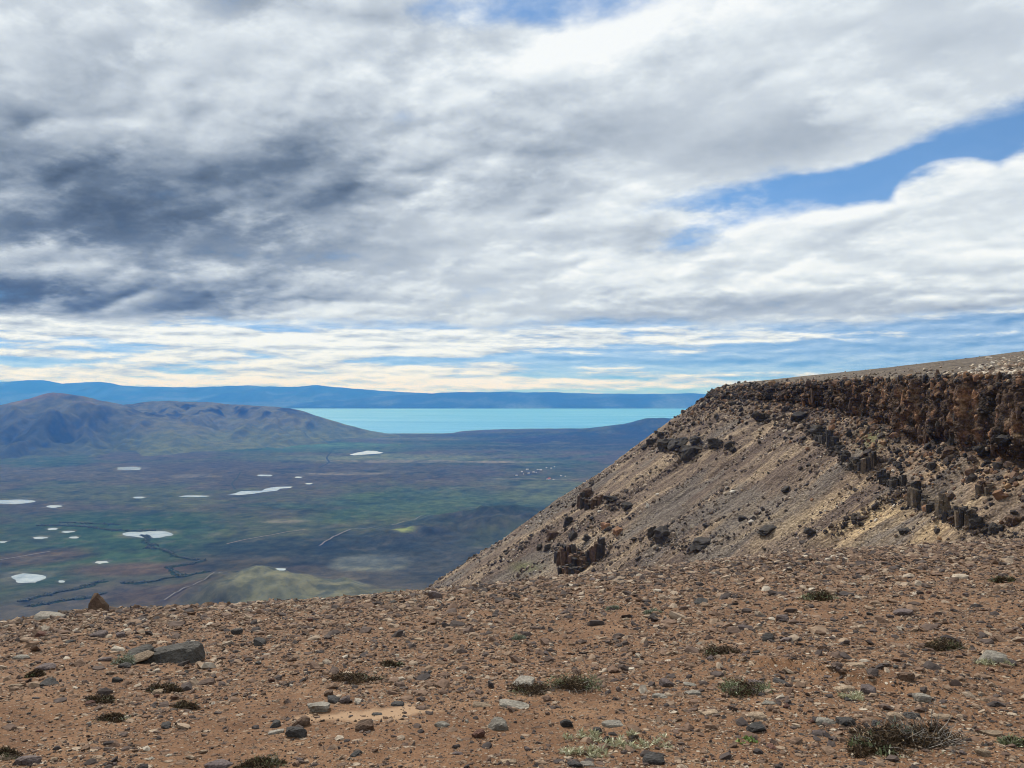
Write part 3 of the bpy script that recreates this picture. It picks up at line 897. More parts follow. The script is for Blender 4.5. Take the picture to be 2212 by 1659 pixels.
# lookup: note coordinates -> (s, d) on the slope
_ls, _ld = np.meshgrid(np.arange(S_NEAR, S_NOSE + 30, 0.8), np.concatenate([np.linspace(0, 1, 14), 1 + np.arange(0.8, 150, 0.8)]))
_lp = mesa_surface(_ls, _ld)
_lx = (_lp[..., 0] / _lp[..., 1] * F + 512) / K
_ly = (HY - (_lp[..., 2] - EYE) / _lp[..., 1] * F) / K


def on_mesa(x, y):
    r = (_lx - x) ** 2 + (_ly - y) ** 2
    ok = r < max(r.min() * 1.5, 25)
    k = np.argmin(np.where(ok, _lp[..., 1], 1e9))
    return _ls.flat[k], _ld.flat[k], Vector(_lp.reshape(-1, 3)[k])


# ------------------------------------------------------------------ foreground ground
_ru = np.array([(x * K - 512) / F for x in (-600, 0, 200, 450, 713, 950, 1300, 1700, 2212, 2900)])
_rd = np.array([(y * K - HY) / F for y in (1366, 1347, 1318, 1311, 1295, 1275, 1238, 1194, 1166, 1140)])
_rt = np.array([15.0, 17.0, 18.0, 19.5, 21.0, 23.0, 27.0, 31.0, 35.0, 37.0])


STEP = None


def ground_z(X, Y):
    X = np.asarray(X, float); Y = np.asarray(Y, float)
    Yc = np.maximum(Y, 0.0)
    u = X / np.maximum(Y, 7.0)
    dep = np.interp(u, _ru, _rd); yt = np.interp(u, _ru, _rt)
    bq = EYE / yt ** 2
    a = dep - 2 * np.sqrt(EYE * bq)
    # beyond the rim the ground steepens to the slope of the scree
    ym = (0.68 - a) / (2 * bq)
    yy = np.minimum(Yc, ym)
    z = -(a * yy + bq * yy ** 2) - 0.68 * np.maximum(Yc - ym, 0) - np.where(Y < 0, a * Y, 0)
    fade = 1 - 0.6 * sstep(Y, 10, 22)
    if STEP:
        (ax, ay), (bx_, by_) = STEP
        L = math.hypot(bx_ - ax, by_ - ay); ux, uy = (bx_ - ax) / L, (by_ - ay) / L
        al = (X - ax) * ux + (Y - ay) * uy; ac = -(X - ax) * uy + (Y - ay) * ux + 0.28 * fbm(X / 1.1, Y / 1.1, 3, 206)
        inside = sstep(al, -0.6, 0.5) * (1 - sstep(al, L - 0.6, L + 0.6))
        z = z + inside * 0.075 * np.exp(-np.maximum(ac, 0) / 0.9) * sstep(ac, -0.05, 0.03)
    return z + fade * (0.05 * fbm(X / 2.6, Y / 2.6, 4, 201) + 0.018 * fbm(X / 0.5, Y / 0.5, 3, 202))


def on_ground(x, y):
    u, v = uv_of(x, y)
    Y = np.linspace(2.0, 45, 4000)
    dz = ground_z(u * Y, Y) - (EYE + v * Y)
    k = np.argmax(dz > 0)
    if not (dz > 0).any(): k = int(np.argmax(dz))
    return u * Y[k], Y[k], float(ground_z(u * Y[k], Y[k]))


_a, _b = on_ground(1575, 1436), on_ground(2010, 1492)
STEP = ((_a[0], _a[1]), (_b[0], _b[1]))


def sand_mask(X, Y):
    m = fbm(X / 1.7, Y / 2.6, 4, 203) + 0.25 * fbm(X / 5, Y / 6, 2, 204)
    return sstep(m, 0.0, 0.38) * (1 - 0.75 * sstep(Y, 9.0, 13.5))


SX, SY, _ = on_ground(800, 1541)


def build_ground():
    uu = np.concatenate([np.linspace(-4.5, -0.85, 24)[:-1], np.linspace(-0.85, 0.85, 380), np.linspace(0.85, 4.5, 24)[1:]])
    YY = np.concatenate([[-14, -9, -5, -2, 0.3, 1.5], np.geomspace(2.4, 40, 250), np.geomspace(41, 1300, 40)])
    U, Y = np.meshgrid(uu, YY)
    X = U * np.maximum(Y, 3.0) * np.where(Y < 2.4, 2.0, 1.0)
    X = np.where(Y < 2.4, U * 9.0, U * Y)
    Z = ground_z(X, Y)
    sm = sand_mask(X, Y)
    C = np.zeros(X.shape + (3,))
    C[..., 0] = sm
    C[..., 1] = 1 - sstep(((X - SX) / 0.50) ** 2 + ((Y - SY) / 0.24) ** 2 + 1.6 * fbm(X / 0.40, Y / 0.25, 4, 205), 0.25, 1.0)
    m, T, b = new_mat('stony_soil')
    at = T.n('ShaderNodeAttribute', attribute_name='tint').outputs['Color']
    sc = T.n('ShaderNodeSeparateColor'); T.set(sc.inputs[0], at)
    pos = T.n('ShaderNodeNewGeometry').outputs['Position']
    v1 = T.voronoi(pos, 26.0); v2 = T.voronoi(pos, 62.0); v3 = T.voronoi(pos, 11.0)
    n1 = T.noise(pos, 2.2, 6, 0.7); n2 = T.noise(pos, 60.0, 4, 0.65)
    soil = T.ramp(n1, [(0.3, (0.110, 0.057, 0.031)), (0.5, (0.165, 0.090, 0.050)), (0.7, (0.245, 0.145, 0.084))])
    soil = T.mix(T.step(n2, 0.35, 0.65), T.mix(1.0, soil, (0.72, 0.70, 0.68), 'MULTIPLY'), soil)

    def cells(v, cst, dens):
        s_ = T.n('ShaderNodeSeparateColor'); T.set(s_.inputs[0], v.outputs['Color'])
        col = T.ramp(s_.outputs[1], cst)
        msk = T.math('MULTIPLY', T.step(s_.outputs[0], 1 - dens, 1 - dens + 0.02), T.step(v.outputs['Distance'], 0.30, 0.42, 1, 0))
        return col, msk
    st = [(0.0, (0.060, 0.050, 0.046)), (0.3, (0.13, 0.085, 0.062)), (0.6, (0.21, 0.145, 0.10)), (0.85, (0.31, 0.24, 0.175)), (1.0, (0.40, 0.34, 0.27))]
    bare = T.step(sc.outputs[0], 0.1, 0.9, 1.0, 0.55)
    pale = sc.outputs[1]
    c1, m1 = cells(v1, st, 0.62); c2, m2 = cells(v2, st, 0.55); c3, m3 = cells(v3, st, 0.35)
    keep = T.math('MULTIPLY', bare, T.math('SUBTRACT', 1.0, pale, clamp=True))
    m1 = T.math('MULTIPLY', m1, keep); m2 = T.math('MULTIPLY', m2, keep); m3 = T.math('MULTIPLY', m3, keep)
    c = T.mix(T.math('MULTIPLY', pale, 0.95, clamp=True), soil, T.mix(n2, (0.22, 0.138, 0.082), (0.36, 0.245, 0.155)))
    c = T.mix(m2, c, c2); c = T.mix(m1, c, c1); c = T.mix(m3, c, c3)
    T.set(b.inputs['Base Color'], c)
    h = T.math('ADD', T.math('MULTIPLY', m1, 0.022), T.math('MULTIPLY', m2, 0.011))
    h = T.math('ADD', h, T.math('MULTIPLY', m3, 0.03)); h = T.math('ADD', h, T.math('MULTIPLY', n2, 0.008))
    bump(T, b, h, 1.0, 0.9)
    b.inputs['Specular IOR Level'].default_value = 0.1
    grid_obj('ground', np.stack([X, Y, Z], -1), m, col=C, kind='structure')


build_ground()

# ------------------------------------------------------------------ stones
def ico(sub):
    bm = bmesh.new()
    bmesh.ops.create_icosphere(bm, subdivisions=sub, radius=1.0)
    V = np.array([v.co[:] for v in bm.verts]); Fc = np.array([[v.index for v in f.verts] for f in bm.faces])
    bm.free()
    return V, Fc


ICO = {1: ico(1), 2: ico(2), 3: ico(3)}


def stone_shape(sub, seed, planes=11, flat=(1, 0.75, 0.4), jit=0.02, power=36.0, blocky=True):
    """an angular stone: a sphere cut back to planes, six of them roughly a box"""
    rs = np.random.default_rng(seed)
    V, Fc = ICO[sub]
    D = V / np.linalg.norm(V, axis=1, keepdims=True)
    N = rs.normal(size=(planes, 3)); N /= np.linalg.norm(N, axis=1, keepdims=True)
    dd = rs.uniform(0.62, 0.98, planes)
    if blocky:
        A = np.concatenate([np.eye(3), -np.eye(3)]) + rs.normal(0, 0.24, (6, 3)); A /= np.linalg.norm(A, axis=1, keepdims=True)
        N = np.concatenate([A, N]); dd = np.concatenate([rs.uniform(0.52, 0.75, 6), dd])
    q = np.maximum(D @ N.T, 0) / dd[None]
    r = 1.0 / (np.sum(q ** power, axis=1) + 0.9 ** power) ** (1 / power)
    P = D * r[:, None]
    P += jit * rs.normal(size=P.shape)
    P /= np.abs(P).max(axis=0)[None]
    return P * np.array(flat)[None], Fc


OCTV = np.array([(1, 0, 0), (-1, 0, 0), (0, 1, 0), (0, -1, 0), (0, 0, 1), (0, 0, -1)], float)
OCTF = np.array([(0, 2, 4), (2, 1, 4), (1, 3, 4), (3, 0, 4), (2, 0, 5), (1, 2, 5), (3, 1, 5), (0, 3, 5)])


def chip_shape(seed, flat):
    """a tiny sharp chip of stone"""
    rs = np.random.default_rng(seed)
    V = OCTV * rs.uniform(0.7, 1.15, (6, 1)) + rs.normal(0, 0.22, (6, 3))
    return V * np.array(flat)[None], OCTF


def rots(n, rs, tilt=0.35):
    """random yaw with a limited tilt; (n,3,3)"""
    a = rs.uniform(0, 2 * np.pi, n); bx = rs.normal(0, tilt, n); by = rs.normal(0, tilt, n)
    ca, sa = np.cos(a), np.sin(a); z = np.zeros(n); o = np.ones(n)
    Rz = np.stack([ca, -sa, z, sa, ca, z, z, z, o], -1).reshape(n, 3, 3)
    Rx = np.stack([o, z, z, z, np.cos(bx), -np.sin(bx), z, np.sin(bx), np.cos(bx)], -1).reshape(n, 3, 3)
    Ry = np.stack([np.cos(by), z, np.sin(by), z, o, z, -np.sin(by), z, np.cos(by)], -1).reshape(n, 3, 3)
    return Rx @ Ry @ Rz


def scatter(name, variants, pos, size, R, mat, smooth=False, **kw):
    """one mesh out of many small stones"""
    nv = len(variants)
    Vs, Fs, off = [], [], 0
    idx = np.arange(len(pos)) % nv
    for k in range(nv):
        sel = np.where(idx == k)[0]
        if not len(sel): continue
        V, Fc = variants[k]
        W = np.einsum('nij,vj->nvi', R[sel], V) * size[sel][:, None, None] + pos[sel][:, None, :]
        Vs.append(W.reshape(-1, 3))
        Fs.append((Fc[None] + (np.arange(len(sel)) * len(V))[:, None, None] + off).reshape(-1, Fc.shape[1]))
        off += len(sel) * len(V)
    me = make_mesh(name, np.concatenate(Vs), np.concatenate(Fs), mat, smooth)
    return link(name, me, **kw)


CHIP = [chip_shape(280 + i, (1, RNG.uniform(0.55, 0.85), RNG.uniform(0.3, 0.6))) for i in range(16)]
PEB = [stone_shape(1, 300 + i, 4, (1, RNG.uniform(0.6, 0.8), RNG.uniform(0.28, 0.55)), 0.10) for i in range(14)]
MID = [stone_shape(2, 340 + i, 5, (1, RNG.uniform(0.6, 0.85), RNG.uniform(0.25, 0.6)), 0.03) for i in range(14)]
BIG_FLAT = [stone_shape(3, 380 + i, 6, (1, RNG.uniform(0.55, 0.8), RNG.uniform(0.20, 0.30)), 0.012) for i in range(6)]
BIG_BLOCK = [stone_shape(3, 400 + i, 5, (1, RNG.uniform(0.7, 0.9), RNG.uniform(0.5, 0.7)), 0.014) for i in range(8)]
_mesh_cache = {}


def stone_mesh(kind, i, mat):
    key = (kind, i, mat.name)
    if key not in _mesh_cache:
        V, Fc = (BIG_FLAT if kind == 'flat' else BIG_BLOCK)[i]
        _mesh_cache[key] = make_mesh('stone', V, Fc, mat, False)
    return _mesh_cache[key]


GRAVEL_STOPS = [(0.0, (0.036, 0.030, 0.030)), (0.2, (0.075, 0.057, 0.051)), (0.42, (0.130, 0.083, 0.060)), (0.64, (0.180, 0.119, 0.082)),
                (0.84, (0.235, 0.170, 0.120)), (0.96, (0.30, 0.238, 0.180)), (1.0, (0.38, 0.335, 0.275))]
M_GRAVEL = gravel_mat('gravel', GRAVEL_STOPS, 22)
M_GRAVEL2 = gravel_mat('loose_stones', GRAVEL_STOPS, 9)


def sample_ground(n, y0, y1, rs, keep):
    Y = np.exp(rs.uniform(math.log(y0), math.log(y1), n)); X = rs.uniform(-0.74, 0.74, n) * Y
    m = int(n * 0.17)                                    # the ground goes on beside the view
    Y[:m] = np.exp(rs.uniform(math.log(2.4), math.log(y1 * 0.8), m))
    X[:m] = np.sign(rs.uniform(-1, 1, m)) * (0.74 * Y[:m] + 4.0 * rs.uniform(0, 1, m) ** 1.3)
    sm = sand_mask(X, Y)
    pale = 0.60 * np.exp(-(((X - SX) / 0.5) ** 2 + ((Y - SY) / 0.30) ** 2) ** 2)
    ok = rs.uniform(0, 1, n) > np.maximum(sm * keep, pale * 1.2)
    return X[ok], Y[ok]


def build_gravel():
    rs = np.random.default_rng(21)
    # chips
    X, Y = sample_ground(106000, 3.2, 38, rs, 0.45)
    n = len(X)
    s = 0.00135 * np.maximum(Y, 4.5) * rs.uniform(0.04, 1, n) ** (-1 / 2.6)
    pos = np.stack([X, Y, ground_z(X, Y) + 0.16 * s], -1)
    scatter('gravel', CHIP, pos, s, rots(n, rs, 0.4), M_GRAVEL, label='brown and grey gravel covering the stony ground', cat='gravel', kind='stuff')
    X, Y = sample_ground(14500, 3.3, 38, rs, 0.78)
    n = len(X)
    s = np.minimum(0.0030 * Y * rs.uniform(0.03, 1, n) ** (-1 / 2.5), 0.10) * (1 + 0.3 * sstep(Y, 12, 20))
    pos = np.stack([X, Y, ground_z(X, Y) + 0.10 * s], -1)
    scatter('small_stones', PEB, pos, s, rots(n, rs, 0.32), M_GRAVEL, label='small brown and grey stones spread over the whole ground', cat='stones', kind='stuff')
    X, Y = sample_ground(2300, 3.3, 36, rs, 0.75)
    n = len(X)
    s = np.minimum(0.0046 * Y * rs.uniform(0.05, 1, n) ** (-1 / 2.6), 0.13)
    pos = np.stack([X, Y, ground_z(X, Y) + 0.0 * s], -1)
    scatter('loose_stones', MID, pos, s, rots(n, rs, 0.25), M_GRAVEL2, label='loose brown stones scattered through the gravel', cat='stones', kind='stuff')


build_gravel()

NOTABLE = [  # x, y (base), w, h, shape, colour, category, label
    (207, 1322, 38, 40, 'block', 'brown', 'rock', 'dark pointed rock standing on the rim against the valley'),
    (100, 1338, 84, 26, 'flat', 'pale grey', 'rock', 'low pale rock on the rim beside the dark pointed rock'),
    (25, 1352, 44, 16, 'flat', 'brown', 'stone', 'brown stone on the rim at the photo edge'),
    (101, 1481, 42, 20, 'block', 'dark grey', 'stone', 'dark pitted stone in the open ground below the big boulder'),
    (95, 1448, 44, 16, 'block', 'purplish grey', 'stone', 'purplish stone uphill of the dark pitted stone'),
    (42, 1424, 40, 12, 'flat', 'pale grey', 'stone', 'flat grey stone near the photo edge level with the big boulder'),
    (222, 1428, 36, 14, 'flat', 'purplish grey', 'stone', 'grey stone lying against the big boulder on its plant side'),
    (268, 1443, 28, 14, 'block', 'dark grey', 'stone', 'small dark stone under the plant of the big boulder'),
    (250, 1473, 24, 12, 'block', 'dark grey', 'stone', 'small dark block in the sand below the big boulder'),
    (32, 1484, 34, 12, 'flat', 'tan', 'stone', 'pale tan slab near the photo edge beside the dark pitted stone'),
    (210, 1376, 38, 14, 'block', 'purplish grey', 'stone', 'purplish stone between the rim and the big boulder'),
    (83, 1376, 26, 14, 'block', 'reddish brown', 'stone', 'round reddish stone just below the rim'),
    (690, 1535, 56, 24, 'block', 'pale grey', 'stone', 'pale topped stone in front of two dark stones'),
    (717, 1518, 30, 18, 'block', 'dark grey', 'stone', 'darker of the two dark stones beside the sand patch'),
    (742, 1518, 28, 18, 'block', 'purplish grey', 'stone', 'purplish one of the two dark stones beside the sand patch'),
    (594, 1571, 28, 24, 'block', 'dark grey', 'stone', 'dark upright stone behind the grey boulder'),
    (640, 1592, 48, 28, 'block', 'dark grey', 'stone', 'squat dark grey boulder with a rough faceted front'),
    (592, 1585, 42, 10, 'flat', 'pale grey', 'stone', 'flat pale stone lying beside the squat dark boulder'),
    (813, 1545, 26, 6, 'flat', 'dark grey', 'stone', 'thin dark stone lying on the pale sand patch'),
    (955, 1570, 38, 16, 'flat', 'pale grey', 'stone', 'pale stone between the sand patch and the dark red block'),
    (1034, 1592, 30, 26, 'block', 'reddish brown', 'stone', 'dark red angular block beside the grey boulder'),
    (1075, 1577, 44, 26, 'block', 'pale grey', 'stone', 'rough pale grey boulder beside the dark red block'),
    (1112, 1530, 84, 20, 'flat', 'pale grey', 'slab', 'long pale lichen slab below the double green tuft'),
    (1040, 1527, 52, 12, 'flat', 'tan', 'slab', 'pinkish tan flake left of the long pale slab'),
    (1130, 1482, 56, 22, 'block', 'pale grey', 'stone', 'pale grey stone at the end of the double green tuft'),
    (1226, 1570, 32, 20, 'block', 'dark grey', 'stone', 'dark rounded stone alone in the open gravel'),
    (1441, 1482, 36, 22, 'block', 'purplish grey', 'stone', 'dark purple stone between the two green tufts'),
    (1415, 1650, 52, 22, 'block', 'dark grey', 'stone', 'grey wedge of stone below the pale sprigs'),
    (1327, 1570, 50, 18, 'flat', 'pale grey', 'stone', 'crumbly pale stone above the pale sprigs'),
    (1240, 1656, 36, 16, 'block', 'dark grey', 'stone', 'dark stone at the bottom edge below the pale sprigs'),
    (1100, 1650, 40, 12, 'flat', 'tan', 'stone', 'tan flake at the bottom edge left of the pale sprigs'),
    (1825, 1494, 52, 18, 'flat', 'tan', 'slab', 'smooth tan slab just above a sprig of pale leaves'),
    (2152, 1432, 62, 28, 'block', 'pale grey', 'boulder', 'rounded pale grey boulder near the photo edge'),
    (1995, 1516, 42, 24, 'block', 'pale grey', 'stone', 'grey stone with a tilted face beside the tan slabs'),
    (1640, 1553, 42, 18, 'flat', 'tan', 'slab', 'pale tan slab below the rounded green tuft'),
    (1785, 1566, 54, 20, 'flat', 'pale grey', 'stone', 'lumpy pale grey stone beside black lava stone'),
    (1831, 1565, 48, 20, 'block', 'dark grey', 'stone', 'black lava stone beside lumpy pale grey stone'),
    (2038, 1553, 54, 10, 'flat', 'tan', 'slab', 'long tan slab above the dead shrub'),
    (1862, 1587, 48, 12, 'flat', 'tan', 'slab', 'tan flake above the sprigs of the dead shrub'),
    (1535, 1544, 48, 12, 'flat', 'tan', 'slab', 'thin tan slab leaning up left of the pale slab'),
    (1665, 1521, 40, 10, 'flat', 'pale grey', 'slab', 'small pale flake just below the rounded green tuft'),
    (1853, 1440, 46, 11, 'flat', 'tan', 'slab', 'flat tan slab on the sandy streak'),
    (1935, 1556, 40, 20, 'block', 'tan', 'stone', 'blocky tan stone beside a black one'),
    (1975, 1552, 34, 18, 'block', 'dark grey', 'stone', 'black stone beside the blocky tan one'),
    (1637, 1580, 46, 18, 'block', 'dark grey', 'stone', 'dark flat topped stone under the pale tan slab'),
    (2150, 1590, 60, 16, 'flat', 'tan', 'slab', 'broad tan slab past the branches of the dead shrub'),
    (1500, 1500, 38, 12, 'flat', 'pale grey', 'stone', 'pale flake left of the rounded green tuft'),
    (1490, 1481, 34, 10, 'flat', 'pale grey', 'stone', 'small pale flake beside the dark purple stone'),
    (1270, 1655, 34, 12, 'flat', 'pale grey', 'stone', 'pale stone at the bottom edge beside a dark one'),
    (1660, 1385, 30, 20, 'block', 'dark grey', 'stone', 'black lava lump in the middle of the far gravel'),
    (1615, 1360, 40, 14, 'flat', 'purplish grey', 'slab', 'purplish slab behind the black lava lump'),
    (1515, 1305, 34, 14, 'block', 'dark grey', 'stone', 'small dark stone up near the far rim'),
    (1405, 1333, 34, 10, 'flat', 'tan', 'stone', 'small tan stone among the far gravel'),
    (860, 1525, 34, 12, 'flat', 'dark grey', 'stone', 'dark flake lying beyond the sand patch'),
    (470, 1660, 70, 22, 'flat', 'purplish grey', 'slab', 'broad purplish slab at the bottom edge'),
    (60, 1650, 54, 22, 'block', 'purplish grey', 'stone', 'purplish block at the bottom corner'),
]


PLANTS = [  # x, y (foot), w, h, recipe, label
    (1620, 1502, 112, 46, 'green', 'rounded green tuft with a dead brown crown beside the pale slab'),
    (1245, 1496, 120, 46, 'green', 'green half of the double tuft above the long pale slab'),
    (1135, 1503, 110, 34, 'brown', 'dark dead half of the double tuft above the long pale slab'),
    (2055, 1406, 100, 34, 'dark', 'dark green cushion plant on the sandy streak'),
    (1562, 1414, 80, 32, 'brown', 'dead brown cushion above the rounded green tuft'),
    (1780, 1298, 80, 24, 'olive', 'olive cushion plant high in the far gravel'),
    (770, 1478, 104, 26, 'brown', 'long brown cushion beyond the sand patch'),
    (845, 1440, 46, 16, 'brown', 'small dark cushion beyond the long brown one'),
    (345, 1497, 66, 26, 'brown', 'brown tuft in the sand below the big boulder'),
    (205, 1518, 58, 22, 'brown', 'dead brown tuft left of the brown tuft in the sand'),
    (72, 1463, 34, 18, 'brown', 'small rusty tuft behind the dark pitted stone'),
    (262, 1436, 50, 30, 'grey', 'grey leaved plant at the foot of the big boulder'),
    (1395, 1622, 150, 34, 'pale', 'wide clump of pale blades near the bottom edge'),
    (1262, 1640, 96, 30, 'pale', 'small clump of pale blades at the bottom edge'),
    (1265, 1602, 80, 20, 'pale', 'thin row of pale sprigs above the small clump'),
    (2158, 1442, 70, 20, 'pale', 'pale sprigs in front of the rounded pale boulder'),
    (1850, 1512, 56, 22, 'pale', 'sprig of pale leaves under the smooth tan slab'),
    (1618, 1608, 50, 18, 'fresh', 'sprig of fresh green leaves in the near gravel'),
    (560, 1664, 110, 26, 'dark', 'dark green tuft cut by the bottom edge'),
    (6, 1640, 50, 26, 'dark', 'dark tuft at the photo edge near the bottom corner'),
    (395, 1530, 60, 18, 'brown', 'low dead tuft in the open near gravel'),
    (235, 1560, 70, 20, 'brown', 'low dry tuft near the bottom corner'),
    (1410, 1326, 34, 12, 'grey', 'small grey plant in the far gravel'),
    (1325, 1318, 34, 12, 'grey', 'small grey plant left of another in the far gravel'),
    (2200, 1612, 50, 24, 'green', 'green tuft at the photo edge beside the dead shrub'),
    (1118, 1382, 34, 14, 'grey', 'small grey plant beside pale stones halfway to the rim'),
    (2180, 1258, 50, 16, 'olive', 'olive cushion at the photo edge near the far rim'),
]
PLANTS_REF = PLANTS


def put_stone(name, x, y, w, h, kind, colour, seed, label, cat, group=None, yaw=None):
    X, Y, Z = on_ground(x, y)
    wm = w * K / F * Y / 2
    hm = h * K / F * Y
    rs = random.Random(seed)
    me = stone_mesh(kind, rs.randrange(6 if kind == 'flat' else 8), M_STONE[colour])
    o = link(name, me, label=label, cat=cat, group=group)
    o.rotation_euler = (rs.uniform(-0.12, 0.12), rs.uniform(-0.12, 0.12), rs.choice((0, math.pi)) + rs.uniform(-0.35, 0.35) if yaw is None else yaw)
    hz = me.vertices and (0.25 if kind == 'flat' else 0.6)
    sz = max(0.5 * wm, 0.62 * hm / hz) if kind == 'block' else max(0.6 * wm, 0.5 * hm / hz)
    o.scale = (wm, wm * rs.uniform(0.9, 1.15), min(sz, 1.6 * wm))
    o.location = (X, Y + 0.3 * wm, float(ground_z(X, Y + 0.3 * wm)) + 0.12 * o.scale[2] * hz)
    return o


for i, (x, y, w, h, kd, co, ca, lb) in enumerate(NOTABLE):
    o = put_stone('stone' if ca == 'stone' else ca, x, y, w, h, kd, co, 500 + i, lb, ca)
    if i == 0:
        wm = o.scale[0]
        V, Fc = ICO[3]
        N = np.array([(-1, 0, 0.22), (0.72, 0, 0.70), (0.1, -1, 0.35), (0, 1, 0.35), (-0.4, -0.5, 0.75), (0.8, -0.6, 0.2), (0.95, 0.1, 0.3), (0, 0, -1)], float)
        N /= np.linalg.norm(N, axis=1, keepdims=True)
        q = np.maximum(V @ N.T, 0) / np.array([0.62, 0.60, 0.55, 0.55, 0.66, 0.75, 0.80, 0.6])[None]
        r = 1 / (np.sum(q ** 40, 1) + 0.62 ** 40) ** (1 / 40)
        P = V * r[:, None] + 0.02 * np.random.default_rng(3).normal(size=V.shape)
        o.data = make_mesh('stone', P * np.array([1.25, 1.1, 1.75]), Fc, M_STONE['brown'], False)
        o.scale = (wm, wm, wm); o.rotation_euler = (0, 0, 0); o.location.z += 0.55 * wm


def build_boulder():
    """the big dark boulder: a wedge that rises to the right, with a sandy ledge"""
    X, Y, Z = on_ground(342, 1433)
    wm = 150 * K / F * Y / 2
    V, Fc = ICO[3]
    bm = bmesh.new(); bmesh.ops.create_icosphere(bm, subdivisions=5, radius=1.0)
    V = np.array([v.co[:] for v in bm.verts]); Fc = np.array([[v.index for v in f.verts] for f in bm.faces]); bm.free()
    rs = np.random.default_rng(77)
    N = np.array([(-0.30, 0, 0.95), (0.25, -0.1, 0.96), (1, -0.1, 0.12), (0.75, -0.75, 0.08), (0.12, -1, 0.45), (-0.5, -0.85, 0.15), (-1, 0, 0.3), (0, 1, 0.25), (0, 0, -1), (-0.05, -0.62, 0.78), (0.5, -0.55, 0.66)], float)
    N /= np.linalg.norm(N, axis=1, keepdims=True)
    dd = np.array([0.30, 0.62, 0.93, 0.88, 0.44, 0.66, 0.95, 0.60, 0.40, 0.50, 0.72])
    q = np.maximum(V @ N.T, 0) / dd[None]
    r = 1 / (np.sum(q ** 44, 1) + 0.9 ** 44) ** (1 / 44)
    P = V * r[:, None]
    P += (V * (0.035 * fbm(P[:, 0] * 6, P[:, 1] * 6 + P[:, 2] * 5, 4, 301) + 0.02 * ridged(P[:, 0] * 12 + P[:, 2] * 4, P[:, 1] * 12, 3, 302))[:, None])
    root = bpy.data.objects.new('boulder', None); COL.objects.link(root)
    root.location = (X, Y + 0.35 * wm, float(ground_z(X, Y + 0.35 * wm)))
    root['label'] = 'big dark grey boulder with a plant at its foot'; root['category'] = 'boulder'
    me = make_mesh('rock_body', P * np.array([wm * 1.04, wm * 0.9, wm * 0.72]), Fc, M_BOULDER, False)
    o = link('rock_body', me, root); o.location.z = 0.10 * wm
    V2, F2 = stone_shape(3, 913, 12, (0.42, 0.3, 0.10), 0.015)
    o = link('sandy_ledge', make_mesh('sandy_ledge', V2 * wm, F2, M_STONE['tan'], False), root)
    o.location = (-0.52 * wm, -0.36 * wm, 0.27 * wm); o.rotation_euler = (0.1, -0.25, 0.2)
    V2, F2 = stone_shape(3, 917, 12, (0.46, 0.4, 0.18), 0.02)
    o = link('rock_shoulder', make_mesh('rock_shoulder', V2 * wm, F2, M_BOULDER, False), root)
    o.location = (-0.62 * wm, 0.1 * wm, 0.24 * wm); o.rotation_euler = (0.0, -0.1, 0.5)


build_boulder()


STOP_WORDS = {'standing', 'on', 'in', 'beside', 'between', 'lying', 'near', 'at', 'of', 'with', 'above', 'below', 'under', 'up', 'just', 'behind', 'past', 'left', 'among', 'alone', 'leaning', 'beyond', 'high', 'cut', 'uphill', 'level', 'against'}


def build_loose_individuals():
    """the larger loose stones, each a thing of its own"""
    rs = np.random.default_rng(33)
    rr = random.Random(5)
    n = 0
    used_labels = set()
    cols = ['dark grey', 'brown', 'reddish brown', 'tan', 'pale grey', 'purplish grey']
    wts = [0.27, 0.24, 0.15, 0.10, 0.05, 0.19]
    while n < 235:
        x = rr.uniform(5, 2207); y = rr.uniform(1250, 1655)
        X, Y, Z = on_ground(x, y)
        if abs((Z - EYE) / Y - uv_of(x, y)[1]) > 0.004: continue
        if sand_mask(np.array(X), np.array(Y)) > 0.75 and rr.random() < 0.6: continue
        if any(abs(x - a[0]) < 26 and abs(y - a[1]) < 14 for a in NOTABLE) or (abs(x - 345) < 90 and abs(y - 1415) < 30): continue
        w = min(46, 11 * rr.random() ** (-1 / 2.4)) * (0.75 + 0.25 * (y - 1250) / 400)
        kd = 'flat' if rr.random() < 0.5 else 'block'
        co = rr.choices(cols, wts)[0]
        marks = [(a[0], a[1], a[7]) for a in NOTABLE] + [(a[0], a[1], a[5]) for a in PLANTS_REF]
        mx_, my_, ml = min(marks, key=lambda a: math.hypot(a[0] - x, (a[1] - y) * 2.2))
        zone = 'far gravel along the rim' if Y > 14 else ('gravel halfway to the rim' if Y > 7.5 else 'near gravel at the bottom of the photo')
        sh = 'flat' if kd == 'flat' else 'blocky'
        words = ml.split(); cut = len(words)
        for q_, wd_ in enumerate(words):
            if q_ >= 3 and wd_ in STOP_WORDS: cut = q_; break
        side = ('left of' if x < mx_ else 'right of') if abs(x - mx_) > abs(y - my_) * 2.2 else ('just behind' if y < my_ else 'just in front of')
        size = 'small' if w < 20 else 'larger'
        lb = ' '.join((f'{size} {sh} {co} stone {side} the ' + ' '.join(words[:cut])).split()[:16])
        if lb in used_labels: continue
        used_labels.add(lb)
        put_stone('stone', x, y, w, w * (0.3 if kd == 'flat' else 0.6), kd, co, 900 + n, lb, 'stone', f'{sh} {co} stones in the {zone}', yaw=rr.uniform(0, 6.28))
        n += 1


build_loose_individuals()

